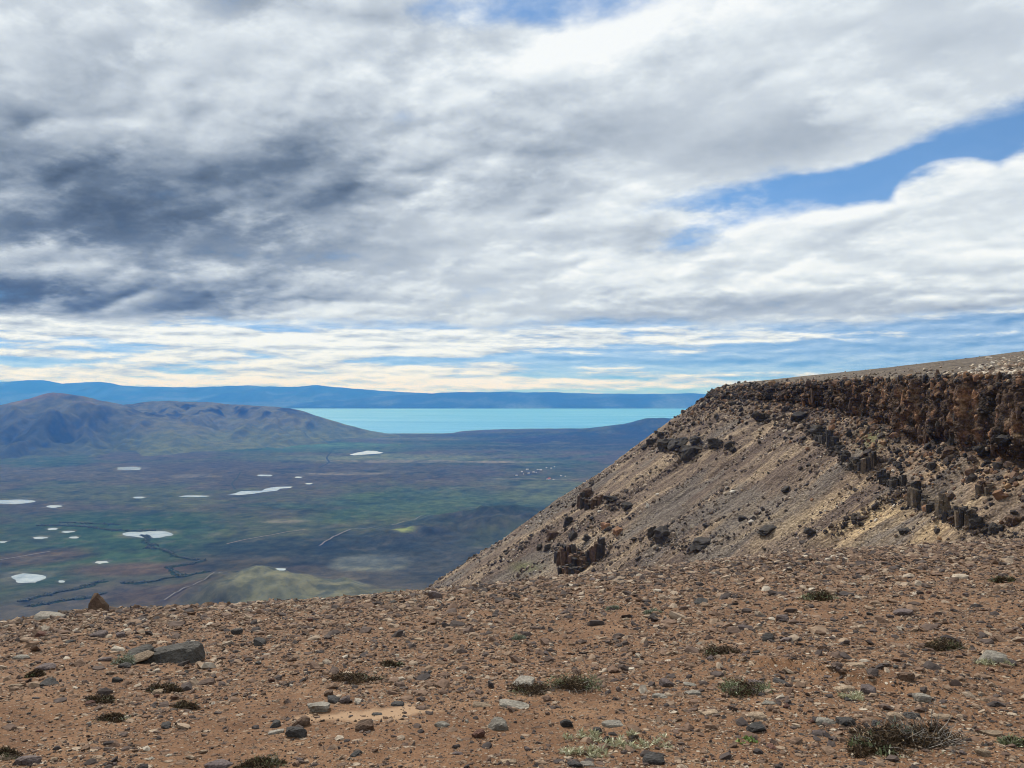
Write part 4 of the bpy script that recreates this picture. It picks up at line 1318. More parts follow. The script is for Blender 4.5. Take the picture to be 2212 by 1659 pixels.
# ------------------------------------------------------------------ rocks on the mesa
def mesa_blocks():
    rs = np.random.default_rng(41)
    # scree stones, gathered in streams down the fall line
    n = 45000
    s = rs.uniform(S_NEAR + 2, S_NOSE + 26, n); e = 138 * rs.uniform(0, 1, n) ** 0.75
    dens = sstep(fbm(s / 9, e / 60, 4, 401) + 0.35 * fbm(s / 3, e / 9, 3, 402), -0.2, 0.35)
    ok = rs.uniform(0, 1, n) < 0.16 + 0.84 * dens
    s, e, dens = s[ok], e[ok], dens[ok]; n = len(s)
    P = mesa_surface(s, 1 + e)
    sz = np.minimum(0.21 * rs.uniform(0.02, 1, n) ** (-1 / 2.5), 1.05) * (P[:, 1] / 230) ** 0.6 * (0.75 + 0.45 * dens)
    P[:, 2] += 0.18 * sz
    m = gravel_mat('scree_stones', [(0.0, (0.028, 0.026, 0.026)), (0.3, (0.070, 0.058, 0.054)), (0.6, (0.135, 0.102, 0.083)), (0.8, (0.225, 0.175, 0.135)), (0.93, (0.36, 0.30, 0.235)), (1.0, (0.54, 0.50, 0.44))], 2.0)
    CH2 = [chip_shape(600 + i, (1, 0.8, 0.65)) for i in range(16)]
    PE2 = [stone_shape(1, 600 + i, 4, (1, 0.8, 0.6), 0.10) for i in range(12)]
    big = sz > 0.5
    R = rots(n, rs, 0.6)
    scatter('scree', CH2, P[~big], sz[~big], R[~big], m, label='fine dark scree strewn down the mesa slope', cat='scree', kind='stuff')
    scatter('scree_stones', PE2, P[big], sz[big], R[big], m, label='coarser loose stones strewn down the mesa slope', cat='scree', kind='stuff')
    # rubble on the cliff and along its foot
    n = 3600
    s = rs.uniform(S_NEAR + 2, S_NOSE + 24, n); t = rs.beta(0.30, 0.45, n)
    s[:1500] = rs.uniform(_seg[7] - 8, S_NOSE + 24, 1500); t[:1500] = rs.uniform(0, 1, 1500)
    Pc = mesa_surface(s, t)
    sz = np.minimum(0.30 * rs.uniform(0.03, 1, n) ** (-1 / 2.6), 1.5) * (Pc[:, 1] / 230) ** 0.4 * (0.75 + 0.5 * (t < 0.12))
    n2 = 2600
    s2 = rs.uniform(S_NEAR + 2, S_NOSE + 24, n2); e2 = rs.exponential(4.5, n2)
    P2 = mesa_surface(s2, 1 + e2); sz2 = np.minimum(0.28 * rs.uniform(0.03, 1, n2) ** (-1 / 2.2), 1.5)
    P2[:, 2] += 0.2 * sz2
    nose = sstep(s2, _seg[7], S_NOSE)
    m2 = gravel_mat('cliff_rubble', [(0.0, (0.026, 0.024, 0.024)), (0.4, (0.056, 0.046, 0.041)), (0.65, (0.105, 0.070, 0.05)), (0.85, (0.19, 0.105, 0.062)), (0.95, (0.26, 0.17, 0.10)), (1.0, (0.36, 0.29, 0.21))], 1.5)
    PE3 = [stone_shape(1, 640 + i, 4, (0.85, 0.8, 1.0), 0.10) for i in range(12)]
    scatter('cliff_rubble', PE3, np.concatenate([Pc, P2]), np.concatenate([sz, sz2]), rots(n + n2, rs, 0.7), m2,
            label='dark broken rubble on the basalt cliff and along its foot', cat='rubble', kind='stuff')
    # stony rim of the plateau
    n = 7000
    px = rs.uniform(90, 230, n); py = rs.uniform(110, 350, n)
    rimx = np.interp(py, _dense[:, 1][:1300], _dense[:, 0][:1300])
    dist = px - rimx
    ok = (dist > 0.3) & (rs.uniform(0, 1, n) < 0.14 + 0.9 * np.exp(-dist / 9))
    px, py, dist = px[ok], py[ok], dist[ok]
    sz = np.minimum(0.14 * rs.uniform(0.02, 1, len(px)) ** (-1 / 2.2), 0.9) * np.where(dist < 12, 1.4, 0.7)
    Pp = np.stack([px, py, plateau_z(px, py) + 0.2 * sz], -1)
    scatter('plateau_stones', PE2, Pp, sz, rots(len(px), rs, 0.5), m, label='dark stones strewn over the edge of the grey plateau', cat='stones', kind='stuff')
    # heap of pale boulders on the cliff edge
    n = 620
    gx = rs.uniform(2040, 2260, n); gy = rs.uniform(768, 838, n)
    ok = (gy - 772) > (2212 - gx) * 0.30 - 8 + rs.normal(0, 8, n)
    Ps = []
    for x, y in zip(gx[ok], gy[ok]):
        u, v = uv_of(x, y)
        Yq = np.linspace(120, 300, 500)
        hit = plateau_z(u * Yq, Yq) > EYE + v * Yq
        inside = u * Yq > np.interp(Yq, _dense[:, 1][:1300], _dense[:, 0][:1300])
        k = np.argmax(hit & inside)
        if (hit & inside).any(): Ps.append((u * Yq[k], Yq[k], plateau_z(u * Yq[k], Yq[k])))
        else:
            Ps.append(tuple(on_mesa(x, y)[2]))
    Ps = np.array(Ps); sz = np.minimum(0.36 * rs.uniform(0.05, 1, len(Ps)) ** (-1 / 2.5), 1.1)
    mp = gravel_mat('pale_blocks', [(0.0, (0.10, 0.07, 0.055)), (0.3, (0.24, 0.17, 0.12)), (0.6, (0.40, 0.335, 0.26)), (1.0, (0.56, 0.50, 0.42))], 2.0)
    PE4 = [stone_shape(2, 660 + i, 4, (1, 0.8, 0.55), 0.03) for i in range(8)]
    scatter('pale_blocks', PE4, Ps, sz, rots(len(Ps), rs, 0.5), mp, label='heap of pale broken blocks on the cliff edge', cat='rubble', kind='stuff')


mesa_blocks()

MESA_ROCKS = [  # x, y, w, h, material, label
    (1487, 985, 52, 44, 'd', 'largest black boulder on the upper mesa slope'),
    (1462, 962, 60, 34, 'd', 'black outcrop just above the largest black boulder'),
    (1435, 965, 44, 36, 'd', 'dark outcrop on the ridge line beside the black boulder'),
    (1425, 941, 22, 16, 'd', 'rounded boulder perched on the mesa skyline'),
    (1402, 958, 26, 22, 'd', 'jagged rock below the rounded skyline boulder'),
    (1388, 968, 20, 12, 'd', 'small jagged rock lower on the skyline ridge'),
    (1500, 955, 34, 22, 'd', 'dark rock uphill of the largest black boulder'),
    (1545, 960, 40, 24, 'd', 'dark rock in the upper scree beside the cliff foot'),
    (1570, 965, 34, 22, 'd', 'blocky dark rock at the tip of the upper scree'),
    (1428, 1165, 52, 46, 'd', 'great black block low on the mesa slope'),
    (1405, 1155, 26, 34, 'd', 'upright dark rock leaning on the great black block'),
    (1515, 1175, 66, 24, 'd', 'dark rubble mound beside the great black block'),
    (1350, 1095, 34, 20, 'd', 'dark slab halfway down the mesa slope'),
    (1320, 1075, 46, 12, 'd', 'long flat ledge halfway down the mesa slope'),
    (1262, 1072, 36, 34, 'b', 'brown crag on the mesa skyline'),
    (1290, 1080, 24, 22, 'b', 'small brown crag beside the skyline crag'),
    (1305, 1140, 24, 26, 'o', 'orange block in the lower mesa slope'),
    (1330, 1150, 30, 20, 'o', 'orange broken rock beside the orange block'),
    (1225, 1130, 24, 28, 'd', 'dark block low on the mesa skyline'),
    (1190, 1160, 30, 28, 'b', 'squat brown block near the foot of the skyline'),
    (1235, 1160, 22, 26, 'd', 'dark round rock above the low columns'),
    (1265, 1165, 22, 16, 'd', 'dark rock between the low columns and the orange block'),
    (1180, 1185, 16, 22, 'd', 'small dark upright rock left of the low columns'),
    (1160, 1185, 18, 20, 'd', 'small dark rock farthest down the mesa slope'),
    (1845, 995, 30, 18, 'd', 'dark block beside the upper column ledge'),
    (1660, 1145, 46, 14, 'd', 'long dark slab in the lower scree'),
    (1950, 1150, 26, 18, 'd', 'dark stone on the pale bare scree'),
    (2105, 1140, 44, 34, 'd', 'dark block at the lower end of the column ledge'),
    (2150, 1150, 40, 34, 'd', 'dark leaning block beside the foreground rim'),
    (2190, 1135, 36, 30, 'b', 'brown block beside the foreground rim at the photo edge'),
    (2070, 1125, 34, 26, 'b', 'brown block at the end of the columns'),
    (2120, 1050, 36, 28, 'b', 'small brown crag above the column ledge'),
    (2170, 960, 44, 30, 'd', 'dark block at the foot of the high cliff'),
    (2120, 985, 40, 24, 'd', 'dark fallen block under the cliff overhang'),
    (2045, 985, 40, 26, 'b', 'brown block at the foot of the cliff buttress'),
    (1750, 1150, 40, 18, 'd', 'dark boulder beside the foreground rim in the scree'),
    (1600, 1120, 26, 16, 'd', 'dark boulder in the middle of the scree'),
    (1690, 1060, 28, 16, 'd', 'dark slab in the scree under the ledge'),
    (1720, 905, 40, 24, 'd', 'dark outcrop under the thin part of the cliff'),
    (1640, 905, 40, 22, 'd', 'dark outcrop under the cliff corner'),
    (1760, 930, 40, 26, 'd', 'dark outcrop at the start of the column ledge'),
]


def build_mesa_rocks():
    rr = random.Random(9)
    mats = {'d': M_BASALT, 'b': M_BASALT_BROWN, 'o': M_ORANGE}
    for i, (x, y, w, h, mk, lb) in enumerate(MESA_ROCKS):
        s, d, p = on_mesa(x, y)
        Y = p.y
        wm = w * K / F * Y / 2; hm = h * K / F * Y / 2
        V, Fc = stone_shape(3, 700 + i, 7, (1, 0.85, 1.0), 0.02, 30)
        V = V + (V * (0.26 * fbm(V[:, 0] * 2.3 + i, V[:, 2] * 2.3 + V[:, 1], 4, 710 + i))[:, None])
        me = make_mesh('rock', V * np.array([wm, wm * 0.9, hm]), Fc, mats[mk], False)
        o = link('rock', me, label=lb, cat='rock', group='rocks on the mesa slope')
        o.location = p + Vector((0.1 * wm, 0, 0.35 * hm)); o.rotation_euler = (0, rr.uniform(-0.3, 0.3), rr.uniform(0, 6.28) * 0.15)


build_mesa_rocks()


def column_mesh(seed, mat):
    rs = random.Random(seed)
    bm = bmesh.new()
    k = rs.choice((5, 6, 6))
    rings = []
    for j, z in enumerate((0, 0.35, 0.7, 1.0)):
        tx, ty = rs.uniform(-0.05, 0.05), rs.uniform(-0.05, 0.05)
        rings.append([bm.verts.new(((0.5 + rs.uniform(-0.04, 0.04)) * math.cos(2 * math.pi * q / k) + tx, (0.5 + rs.uniform(-0.04, 0.04)) * math.sin(2 * math.pi * q / k) + ty,
                                    z + (rs.uniform(-0.06, 0.06) if j == 3 else 0))) for q in range(k)])
    for a, c in zip(rings, rings[1:]):
        for q in range(k): bm.faces.new((a[q], a[(q + 1) % k], c[(q + 1) % k], c[q]))
    bm.faces.new(rings[-1]); bm.faces.new(rings[0][::-1])
    me = bpy.data.meshes.new('column'); bm.to_mesh(me); bm.free()
    me.materials.append(mat)
    return me


COLUMN = {m: [column_mesh(i, {'d': M_BASALT, 'c': M_BASALT_COL, 'b': M_BASALT_BROWN}[m]) for i in range(6)] for m in 'dcb'}


def column_ledge(pts, hgt, wid, mk, label, seed, depth=2, ragged=0.35):
    """a band of upright basalt columns cropping out along a line of the slope (points at its foot)"""
    rr = random.Random(seed)
    s, d, p0 = on_mesa(*pts[0])
    root = bpy.data.objects.new('column_ledge', None); COL.objects.link(root)
    root.location = p0; root['label'] = label; root['category'] = 'rock ledge'
    t = 0.0
    total = sum(math.dist(a, b_) for a, b_ in zip(pts, pts[1:]))
    pos = 0.0
    while pos < total:
        q = pos; k = 0
        while k < len(pts) - 2 and q > math.dist(pts[k], pts[k + 1]): q -= math.dist(pts[k], pts[k + 1]); k += 1
        f = q / math.dist(pts[k], pts[k + 1])
        x = pts[k][0] + (pts[k + 1][0] - pts[k][0]) * f; y = pts[k][1] + (pts[k + 1][1] - pts[k][1]) * f
        _, _, p = on_mesa(x, y)
        W = wid * K / F * p.y; Hh = hgt * K / F * p.y
        for r in range(depth):
            if rr.random() < 0.10: continue
            o = link('column', rr.choice(COLUMN[rr.choice(mk)]), root)
            hh = 0.78 * Hh * rr.uniform(1 - ragged * 0.45, 1.06) * (0.80 + 0.35 * math.sin(pos * 0.09 + seed))
            ww = W * rr.uniform(1.05, 1.6)
            back = r * W * 0.9
            o.location = p - p0 + Vector((back * 0.95 + rr.uniform(-0.2, 0.2) * W, rr.uniform(-0.3, 0.3) * W, back * SLOPE - 0.42 * hh))
            o.scale = (ww, ww, hh * 1.45)
            o.rotation_euler = (rr.uniform(-0.07, 0.07), rr.uniform(-0.10, 0.06), rr.uniform(0, 6.28))
        pos += wid * rr.uniform(0.5, 0.75)
    return root


column_ledge([(1962, 1088), (1990, 1097), (2010, 1105)], 44, 10, 'ccd', 'short row of tall pale basalt columns under the cliff', 1)
column_ledge([(2022, 1108), (2050, 1124), (2080, 1137), (2100, 1143)], 42, 10, 'ccd', 'lower row of basalt columns beside the foreground rim', 2)
column_ledge([(1900, 1035), (1922, 1048), (1942, 1052)], 26, 9, 'dd', 'small cluster of dark columns between the two ledges', 3)
column_ledge([(1835, 1010), (1862, 1014), (1888, 1006)], 30, 9, 'ddc', 'dark bow of basalt columns below the green patch', 4)
column_ledge([(1760, 945), (1785, 958), (1808, 975), (1828, 995)], 24, 9, 'dd', 'dark rock band running up the slope to the cliff foot', 5, 2, 0.6)
column_ledge([(1198, 1212), (1216, 1222), (1240, 1222), (1268, 1215), (1292, 1205)], 40, 9, 'dbb', 'low brown column outcrop near the foot of the mesa slope', 6, 3, 0.45)
column_ledge([(1205, 1240), (1235, 1238), (1262, 1228)], 20, 9, 'db', 'dark toppled columns just above the foreground rim', 7, 2, 0.6)
column_ledge([(2115, 1062), (2132, 1062)], 22, 9, 'cb', 'pair of brown columns alone above the lower ledge', 8)
column_ledge([(1250, 1092), (1268, 1096), (1285, 1092)], 34, 9, 'db', 'brown columns under the skyline crag', 9, 2, 0.5)

LEDGE_LINES = [
    ([(1738, 925), (1790, 958), (1832, 1000), (1862, 1010), (1892, 1008), (1918, 1040), (1948, 1052), (1965, 1085), (2012, 1104), (2060, 1126), (2105, 1142), (2160, 1155), (2212, 1165)], 900, 9, 0),
    ([(1180, 1160), (1215, 1200), (1260, 1212), (1300, 1200), (1335, 1160), (1300, 1135), (1230, 1130)], 420, 12, 1),
    ([(1240, 1070), (1275, 1088), (1310, 1082), (1355, 1098)], 160, 8, 1),
    ([(1385, 968), (1420, 952), (1450, 965), (1490, 975), (1530, 958), (1580, 965)], 330, 12, 0),
    ([(1390, 1160), (1430, 1160), (1480, 1180), (1540, 1172), (1570, 1150)], 380, 11, 0),
    ([(1640, 900), (1700, 905), (1750, 925)], 160, 10, 0),
    ([(1560, 845), (1510, 895), (1470, 925), (1420, 950)], 240, 9, 0),
    ([(1790, 1150), (1850, 1120), (1900, 1085), (1960, 1050)], 240, 9, 1),
    ([(2030, 985), (2090, 975), (2150, 960), (2212, 960)], 300, 14, 2),
]


def ledge_rubble():
    """broken rock around the ledges and outcrops, joining them to the slope"""
    rs = np.random.default_rng(58)
    Ps, sz = [], []
    for pts, n, sp, _k in LEDGE_LINES:
        L = np.array([0] + list(np.cumsum([math.dist(a, b_) for a, b_ in zip(pts, pts[1:])])))
        t = rs.uniform(0, L[-1], n)
        x = np.interp(t, L, [p[0] for p in pts]) + rs.normal(0, sp * 1.2, n); y = np.interp(t, L, [p[1] for p in pts]) + rs.normal(0, sp * 0.75, n)
        for a, b_ in zip(x, y):
            p = on_mesa(a, b_)[2]
            Ps.append(p[:]); sz.append(min(0.26 * rs.uniform(0.03, 1) ** (-1 / 2.3), 1.25) * (p.y / 220) ** 0.7)
    Ps = np.array(Ps) + rs.normal(0, 0.35, (len(Ps), 3)) * np.array([1, 1, 0.2]); sz = np.array(sz)
    m = gravel_mat('ledge_rubble', [(0.0, (0.024, 0.022, 0.022)), (0.4, (0.060, 0.049, 0.044)), (0.65, (0.105, 0.078, 0.060)), (0.85, (0.18, 0.132, 0.095)), (1.0, (0.36, 0.31, 0.25))], 1.6)
    sh = [stone_shape(1, 860 + i, 4, (0.9, 0.85, 0.8), 0.10) for i in range(12)]
    scatter('ledge_rubble', sh, Ps, sz, rots(len(sz), rs, 0.6), m, label='dark broken rock lying along the ledges of the mesa slope', cat='rubble', kind='stuff')


ledge_rubble()

# cliff blocks: the pieces that stand proud of the cliff face
def build_cliff():
    rr = random.Random(17)
    root = bpy.data.objects.new('cliff', None); COL.objects.link(root)
    s0, d0, p0 = on_mesa(2000, 880)
    root.location = p0; root['label'] = 'dark brown basalt cliff along the edge of the mesa'; root['category'] = 'cliff'
    shapes = [stone_shape(2, 760 + i, 5, (0.8, 0.85, 1.0), 0.04, 40) for i in range(12)]
    mes = {m: [make_mesh('rock_block', V, Fc, mm, False) for V, Fc in shapes] for m, mm in (('d', M_BASALT), ('b', M_BASALT_BROWN), ('o', M_ORANGE))}
    n = 0
    while n < 290:
        s = rr.uniform(S_NEAR + 6, S_NOSE + 20); t = rr.uniform(0.03, 0.97)
        P = mesa_surface(np.array([s]), np.array([t]))[0]
        near = s < _seg[7]
        Hc = float(np.interp(s, _sd, _dense[:, 3]))
        w = rr.uniform(0.40, 0.95) * (1.0 if near else 1.25); h = w * rr.uniform(1.8, 4.2) if near else w * rr.uniform(0.6, 1.2)
        mk = rr.choices('dbo', (0.30, 0.52, 0.18) if near else (0.85, 0.15, 0.0))[0]
        o = link('rock_block', rr.choice(mes[mk]), root)
        o.location = Vector(P) - p0 + Vector((0.70 * w, 0, 0))
        o.scale = (w, w, min(h, 2.9)); o.rotation_euler = (rr.uniform(-0.10, 0.10), rr.uniform(-0.10, 0.10), rr.uniform(0, 6.28))
        n += 1


build_cliff()

# ------------------------------------------------------------------ plants
def leaf_mat(name, stops):
    m, T, b = new_mat(name)
    g = T.n('ShaderNodeNewGeometry')
    T.set(b.inputs['Base Color'], T.ramp(g.outputs['Random Per Island'], stops))
    b.inputs['Roughness'].default_value = 0.7
    return m


M_LEAF = leaf_mat('silver_leaves', [(0, (0.09, 0.12, 0.05)), (0.4, (0.17, 0.20, 0.10)), (0.75, (0.30, 0.32, 0.20)), (1, (0.48, 0.48, 0.36))])
M_LEAF_PALE = leaf_mat('pale_leaves', [(0, (0.22, 0.22, 0.11)), (0.5, (0.42, 0.41, 0.26)), (1, (0.58, 0.56, 0.42))])
M_LEAF_GREY = leaf_mat('grey_leaves', [(0, (0.13, 0.15, 0.10)), (0.5, (0.24, 0.26, 0.19)), (1, (0.36, 0.38, 0.30))])
M_LEAF_GREEN = leaf_mat('green_leaves', [(0, (0.06, 0.10, 0.02)), (0.5, (0.13, 0.20, 0.05)), (1, (0.25, 0.33, 0.12))])
M_LEAF_DARK = leaf_mat('olive_leaves', [(0, (0.045, 0.055, 0.022)), (0.5, (0.09, 0.105, 0.045)), (1, (0.19, 0.20, 0.11))])
M_DEAD = leaf_mat('dead_leaves', [(0, (0.022, 0.015, 0.010)), (0.5, (0.060, 0.038, 0.022)), (0.85, (0.125, 0.080, 0.043)), (1, (0.25, 0.185, 0.11))])
M_TWIG = leaf_mat('grey_twigs', [(0, (0.06, 0.05, 0.043)), (0.6, (0.13, 0.112, 0.097)), (1, (0.34, 0.31, 0.27))])


def blades(n, rs, rad, height, length, width, spread=0.9, up=0.7, core=0.0, clumps=None):
    """short pointed leaves in uneven clumps; rad = (rx, ry)"""
    k = clumps or max(5, int(rs.integers(7, 13)))
    ca = rs.uniform(0, 2 * np.pi, k); cr = np.sqrt(rs.uniform(core, 1, k)) * 0.8
    ccx, ccy = np.cos(ca) * cr, np.sin(ca) * cr
    crad = rs.uniform(0.22, 0.5, k); ch = rs.uniform(0.35, 1.0, k) * (1.05 - 0.55 * cr)
    w = rs.choice(k, n, p=crad ** 1.5 / (crad ** 1.5).sum())
    a = rs.uniform(0, 2 * np.pi, n); r = np.sqrt(rs.uniform(0, 1, n))
    ux = ccx[w] + np.cos(a) * r * crad[w]; uy = ccy[w] + np.sin(a) * r * crad[w]
    cx = ux * rad[0]; cy = uy * rad[1]
    cz = height * ch[w] * (1 - r ** 2) * rs.uniform(0.2, 1.0, n)
    dx = np.cos(a) * r * spread + rs.normal(0, 0.5, n); dy = np.sin(a) * r * spread + rs.normal(0, 0.5, n); dz = up + rs.normal(0, 0.3, n)
    D = np.stack([dx, dy, dz], -1); D /= np.linalg.norm(D, axis=1, keepdims=True)
    L = length * rs.uniform(0.5, 1.4, n)
    Sd = np.cross(D, rs.normal(size=(n, 3))); Sd /= np.linalg.norm(Sd, axis=1, keepdims=True)
    B = np.stack([cx, cy, cz], -1)
    mid = B + D * (L * 0.5)[:, None]
    tip = B + D * L[:, None]; tip[:, 2] -= 0.15 * L
    wd = width * rs.uniform(0.6, 1.2, n)
    V = np.stack([B, mid + Sd * wd[:, None], tip, mid - Sd * wd[:, None]], 1).reshape(-1, 3)
    Fc = np.arange(n * 4).reshape(n, 4)
    return V, Fc


def twig_mesh(n, rs, rad, height, thick, length):
    Vs, Fs, off = [], [], 0
    for i in range(n):
        a = rs.uniform(0, 6.28); r = math.sqrt(rs.uniform(0, 1)) * 0.8
        p = np.array([math.cos(a) * r * rad[0], math.sin(a) * r * rad[1], 0.15 * height])
        dr = np.array([math.cos(a) + rs.normal(0, .5), math.sin(a) + rs.normal(0, .5), rs.uniform(0.1, 1.1)]); dr /= np.linalg.norm(dr)
        L = length * rs.uniform(0.5, 1.3); k = 5
        th = thick * rs.uniform(0.6, 1.2)
        ring = []
        for j in range(k):
            f = j / (k - 1)
            sd = np.cross(dr, (0.1, 0.2, 1.0)); sd /= np.linalg.norm(sd) + 1e-6
            u2 = np.cross(sd, dr)
            t_ = th * (1 - 0.75 * f)
            for q in range(3):
                an = 2.094 * q
                ring.append(p + (sd * math.cos(an) + u2 * math.sin(an)) * t_)
            dr = dr + rs.normal(0, 0.28, 3) + np.array([0, 0, -0.10]); dr /= np.linalg.norm(dr)
            p = p + dr * L / (k - 1); p[2] = max(p[2], 0.01)
        Vs.append(np.array(ring))
        f = []
        for j in range(k - 1):
            for q in range(3): f.append((off + j * 3 + q, off + j * 3 + (q + 1) % 3, off + j * 3 + 3 + (q + 1) % 3, off + j * 3 + 3 + q))
        Fs += f; off += k * 3
    return np.concatenate(Vs), np.array(Fs)




def plant(x, y, w, h, rec, label, seed):
    X, Y, Z = on_ground(x, y)
    rs = np.random.default_rng(seed)
    rx = w * K / F * Y / 2; ry = rx * 0.62
    hm = h * K / F * Y * 1.25
    rx *= 1.08; ry = rx * 0.62
    Yc = Y + ry * 0.7
    root = bpy.data.objects.new('cushion_plant', None); COL.objects.link(root)
    root.location = (X, Yc, float(ground_z(X, Yc)) - 0.01)
    root['label'] = label; root['category'] = 'plant'; root['group'] = 'low plants on the stony ground'

    def part(nm, VF, mat): link(nm, make_mesh(nm, VF[0], VF[1], mat, False), root, kind='stuff')
    lf = max(0.026, 0.0042 * Y)
    if rec == 'green':
        part('dead_cushion', blades(2100, rs, (rx * .9, ry * .9), hm * 0.8, lf * 1.0, lf * 0.13, up=0.5), M_DEAD)
        part('leaves', blades(900, rs, (rx, ry), hm * 0.85, lf * 1.4, lf * 0.13, core=0.3), M_LEAF)
        part('twigs', twig_mesh(40, rs, (rx, ry), hm, 0.0025, rx * 0.55), M_TWIG)
    elif rec in ('dark', 'olive'):
        part('dead_cushion', blades(2200, rs, (rx * .95, ry * .95), hm * 0.85, lf * 1.0, lf * 0.13, up=0.5), M_DEAD)
        part('leaves', blades(420, rs, (rx, ry), hm * 0.85, lf * 1.1, lf * 0.10), M_LEAF_DARK if rec == 'dark' else M_LEAF)
        part('twigs', twig_mesh(20, rs, (rx, ry), hm, 0.0022, rx * 0.5), M_TWIG)
    elif rec == 'brown':
        part('dead_cushion', blades(2300, rs, (rx, ry), hm * 0.85, lf, lf * 0.13, up=0.45), M_DEAD)
        part('leaves', blades(120, rs, (rx, ry), hm * 0.7, lf * 1.2, lf * 0.09, core=0.2), M_LEAF)
        part('twigs', twig_mesh(26, rs, (rx, ry), hm, 0.0022, rx * 0.5), M_TWIG)
    elif rec == 'pale':
        part('dead_cushion', blades(380, rs, (rx, ry), hm * 0.3, lf * 0.8, lf * 0.09, up=0.4), M_DEAD)
        for k in range(int(7 + w / 8)):
            a = rs.uniform(0, 6.28); r = math.sqrt(rs.uniform(0, 1))
            V, Fc = blades(20, rs, (lf * 0.35, lf * 0.35), hm * 0.25, lf * 1.7, lf * 0.12, spread=1.0, up=0.8, clumps=3)
            V = V + np.array([math.cos(a) * r * rx, math.sin(a) * r * ry, 0.01])
            part('leaf_rosette', (V, Fc), M_LEAF_PALE)
    elif rec == 'grey':
        part('leaves', blades(800, rs, (rx, ry), hm, lf * 0.8, lf * 0.15), M_LEAF_GREY)
        part('dead_cushion', blades(400, rs, (rx * .8, ry * .8), hm * 0.6, lf * 0.8, lf * 0.09), M_DEAD)
    elif rec == 'fresh':
        for k in range(9):
            a = rs.uniform(0, 6.28); r = math.sqrt(rs.uniform(0, 1))
            V, Fc = blades(12, rs, (lf * 0.4, lf * 0.4), hm * 0.4, lf * 0.8, lf * 0.22, clumps=3)
            part('leaf_rosette', (V + np.array([math.cos(a) * r * rx, math.sin(a) * r * ry, 0.01]), Fc), M_LEAF_GREEN)


for i, a in enumerate(PLANTS): plant(*a, 1200 + i)


def dead_shrub():
    X, Y, Z = on_ground(2008, 1636)
    k = K / F * Y
    root = bpy.data.objects.new('dead_shrub', None); COL.objects.link(root)
    root.location = (X, Y + 0.25, float(ground_z(X, Y + 0.25)) - 0.02)
    root['label'] = 'large dead shrub of bleached branches with green sprigs near the bottom edge'; root['category'] = 'shrub'
    rs = np.random.default_rng(1400)

    def part(nm, VF, mat, dx, dy=0.0):
        V = VF[0] + np.array([dx * k, dy, 0]); link(nm, make_mesh(nm, V, VF[1], mat, False), root, kind=None if nm == 'branch' else 'stuff')
    part('dead_cushion', blades(4200, rs, (90 * k, 0.22), 50 * k, 0.042, 0.005, up=0.35, clumps=16), M_DEAD, -30)
    part('dead_cushion', blades(900, rs, (60 * k, 0.16), 24 * k, 0.04, 0.005, up=0.4), M_DEAD, -100, -0.05)
    part('dead_cushion', blades(1100, rs, (60 * k, 0.2), 46 * k, 0.04, 0.005, up=0.4), M_DEAD, 75, 0.1)
    part('twigs', twig_mesh(130, rs, (70 * k, 0.22), 60 * k, 0.0036, 70 * k), M_TWIG, 60, 0.05)
    part('twigs', twig_mesh(60, rs, (95 * k, 0.22), 45 * k, 0.003, 55 * k), M_TWIG, -30)
    for q in range(4): part('branch', twig_mesh(1, rs, (30 * k, 0.05), 20 * k, 0.008, 110 * k), M_TWIG, 110 + 12 * q, 0.0)
    for dx, dy in ((-70, -0.12), (-95, -0.08), (-60, 0.05), (-115, 0.0), (-78, -0.2)):
        part('leaf_sprig', blades(55, rs, (16 * k, 0.06), 18 * k, 0.055, 0.006, up=0.9), M_LEAF, dx, dy)
    part('leaf_sprig', blades(90, rs, (60 * k, 0.15), 50 * k, 0.045, 0.006, up=0.9), M_LEAF_GREY, 0, 0.12)
    part('dry_leaves', blades(40, rs, (18 * k, 0.06), 12 * k, 0.08, 0.02, up=0.3), M_LEAF_PALE, 15, -0.22)


dead_shrub()

# ------------------------------------------------------------------ trees and houses in the valley
M_WOOD_FAR = leaf_mat('far_tree_leaves', [(0, (0.008, 0.015, 0.011)), (0.6, (0.015, 0.026, 0.016)), (1, (0.030, 0.045, 0.024))])
TREELINES = [
    ([(80, 1138), (130, 1137), (180, 1139), (230, 1146), (300, 1149), (335, 1147)], 7.5, 420),
    ([(130, 1131), (200, 1133), (260, 1136)], 6, 120),
    ([(320, 1163), (350, 1155), (338, 1172), (352, 1180), (370, 1190), (350, 1203), (395, 1207), (420, 1222), (450, 1230), (430, 1240), (470, 1238), (420, 1250), (375, 1255), (400, 1262), (415, 1275), (425, 1282)], 7, 620),
    ([(285, 1307), (310, 1308), (350, 1302), (380, 1294), (430, 1287), (470, 1280)], 5, 300),
]
TREELINES[2] = ([(x * 0.92 + 8 if False else x, y) for x, y in [(325, 1158), (342, 1162), (332, 1172), (352, 1178), (345, 1186), (372, 1188), (392, 1196), (404, 1204), (438, 1211), (468, 1213), (440, 1221), (400, 1226), (384, 1228), (395, 1236), (418, 1247), (412, 1252)]], 7, 560)
TREELINES[2] = ([(0.94 * 1.0 * a, b) for a, b in TREELINES[2][0]], 7, 560)
TREELINES[3] = ([(262, 1263), (300, 1262), (340, 1258), (370, 1252), (410, 1249), (450, 1240)], 5, 240)
TREELINES += [([(45, 1302), (80, 1292), (120, 1283), (160, 1276), (190, 1268), (205, 1262), (225, 1258)], 9, 420), ([(65, 1312), (100, 1306), (150, 1298), (200, 1292), (225, 1284)], 8, 320)]


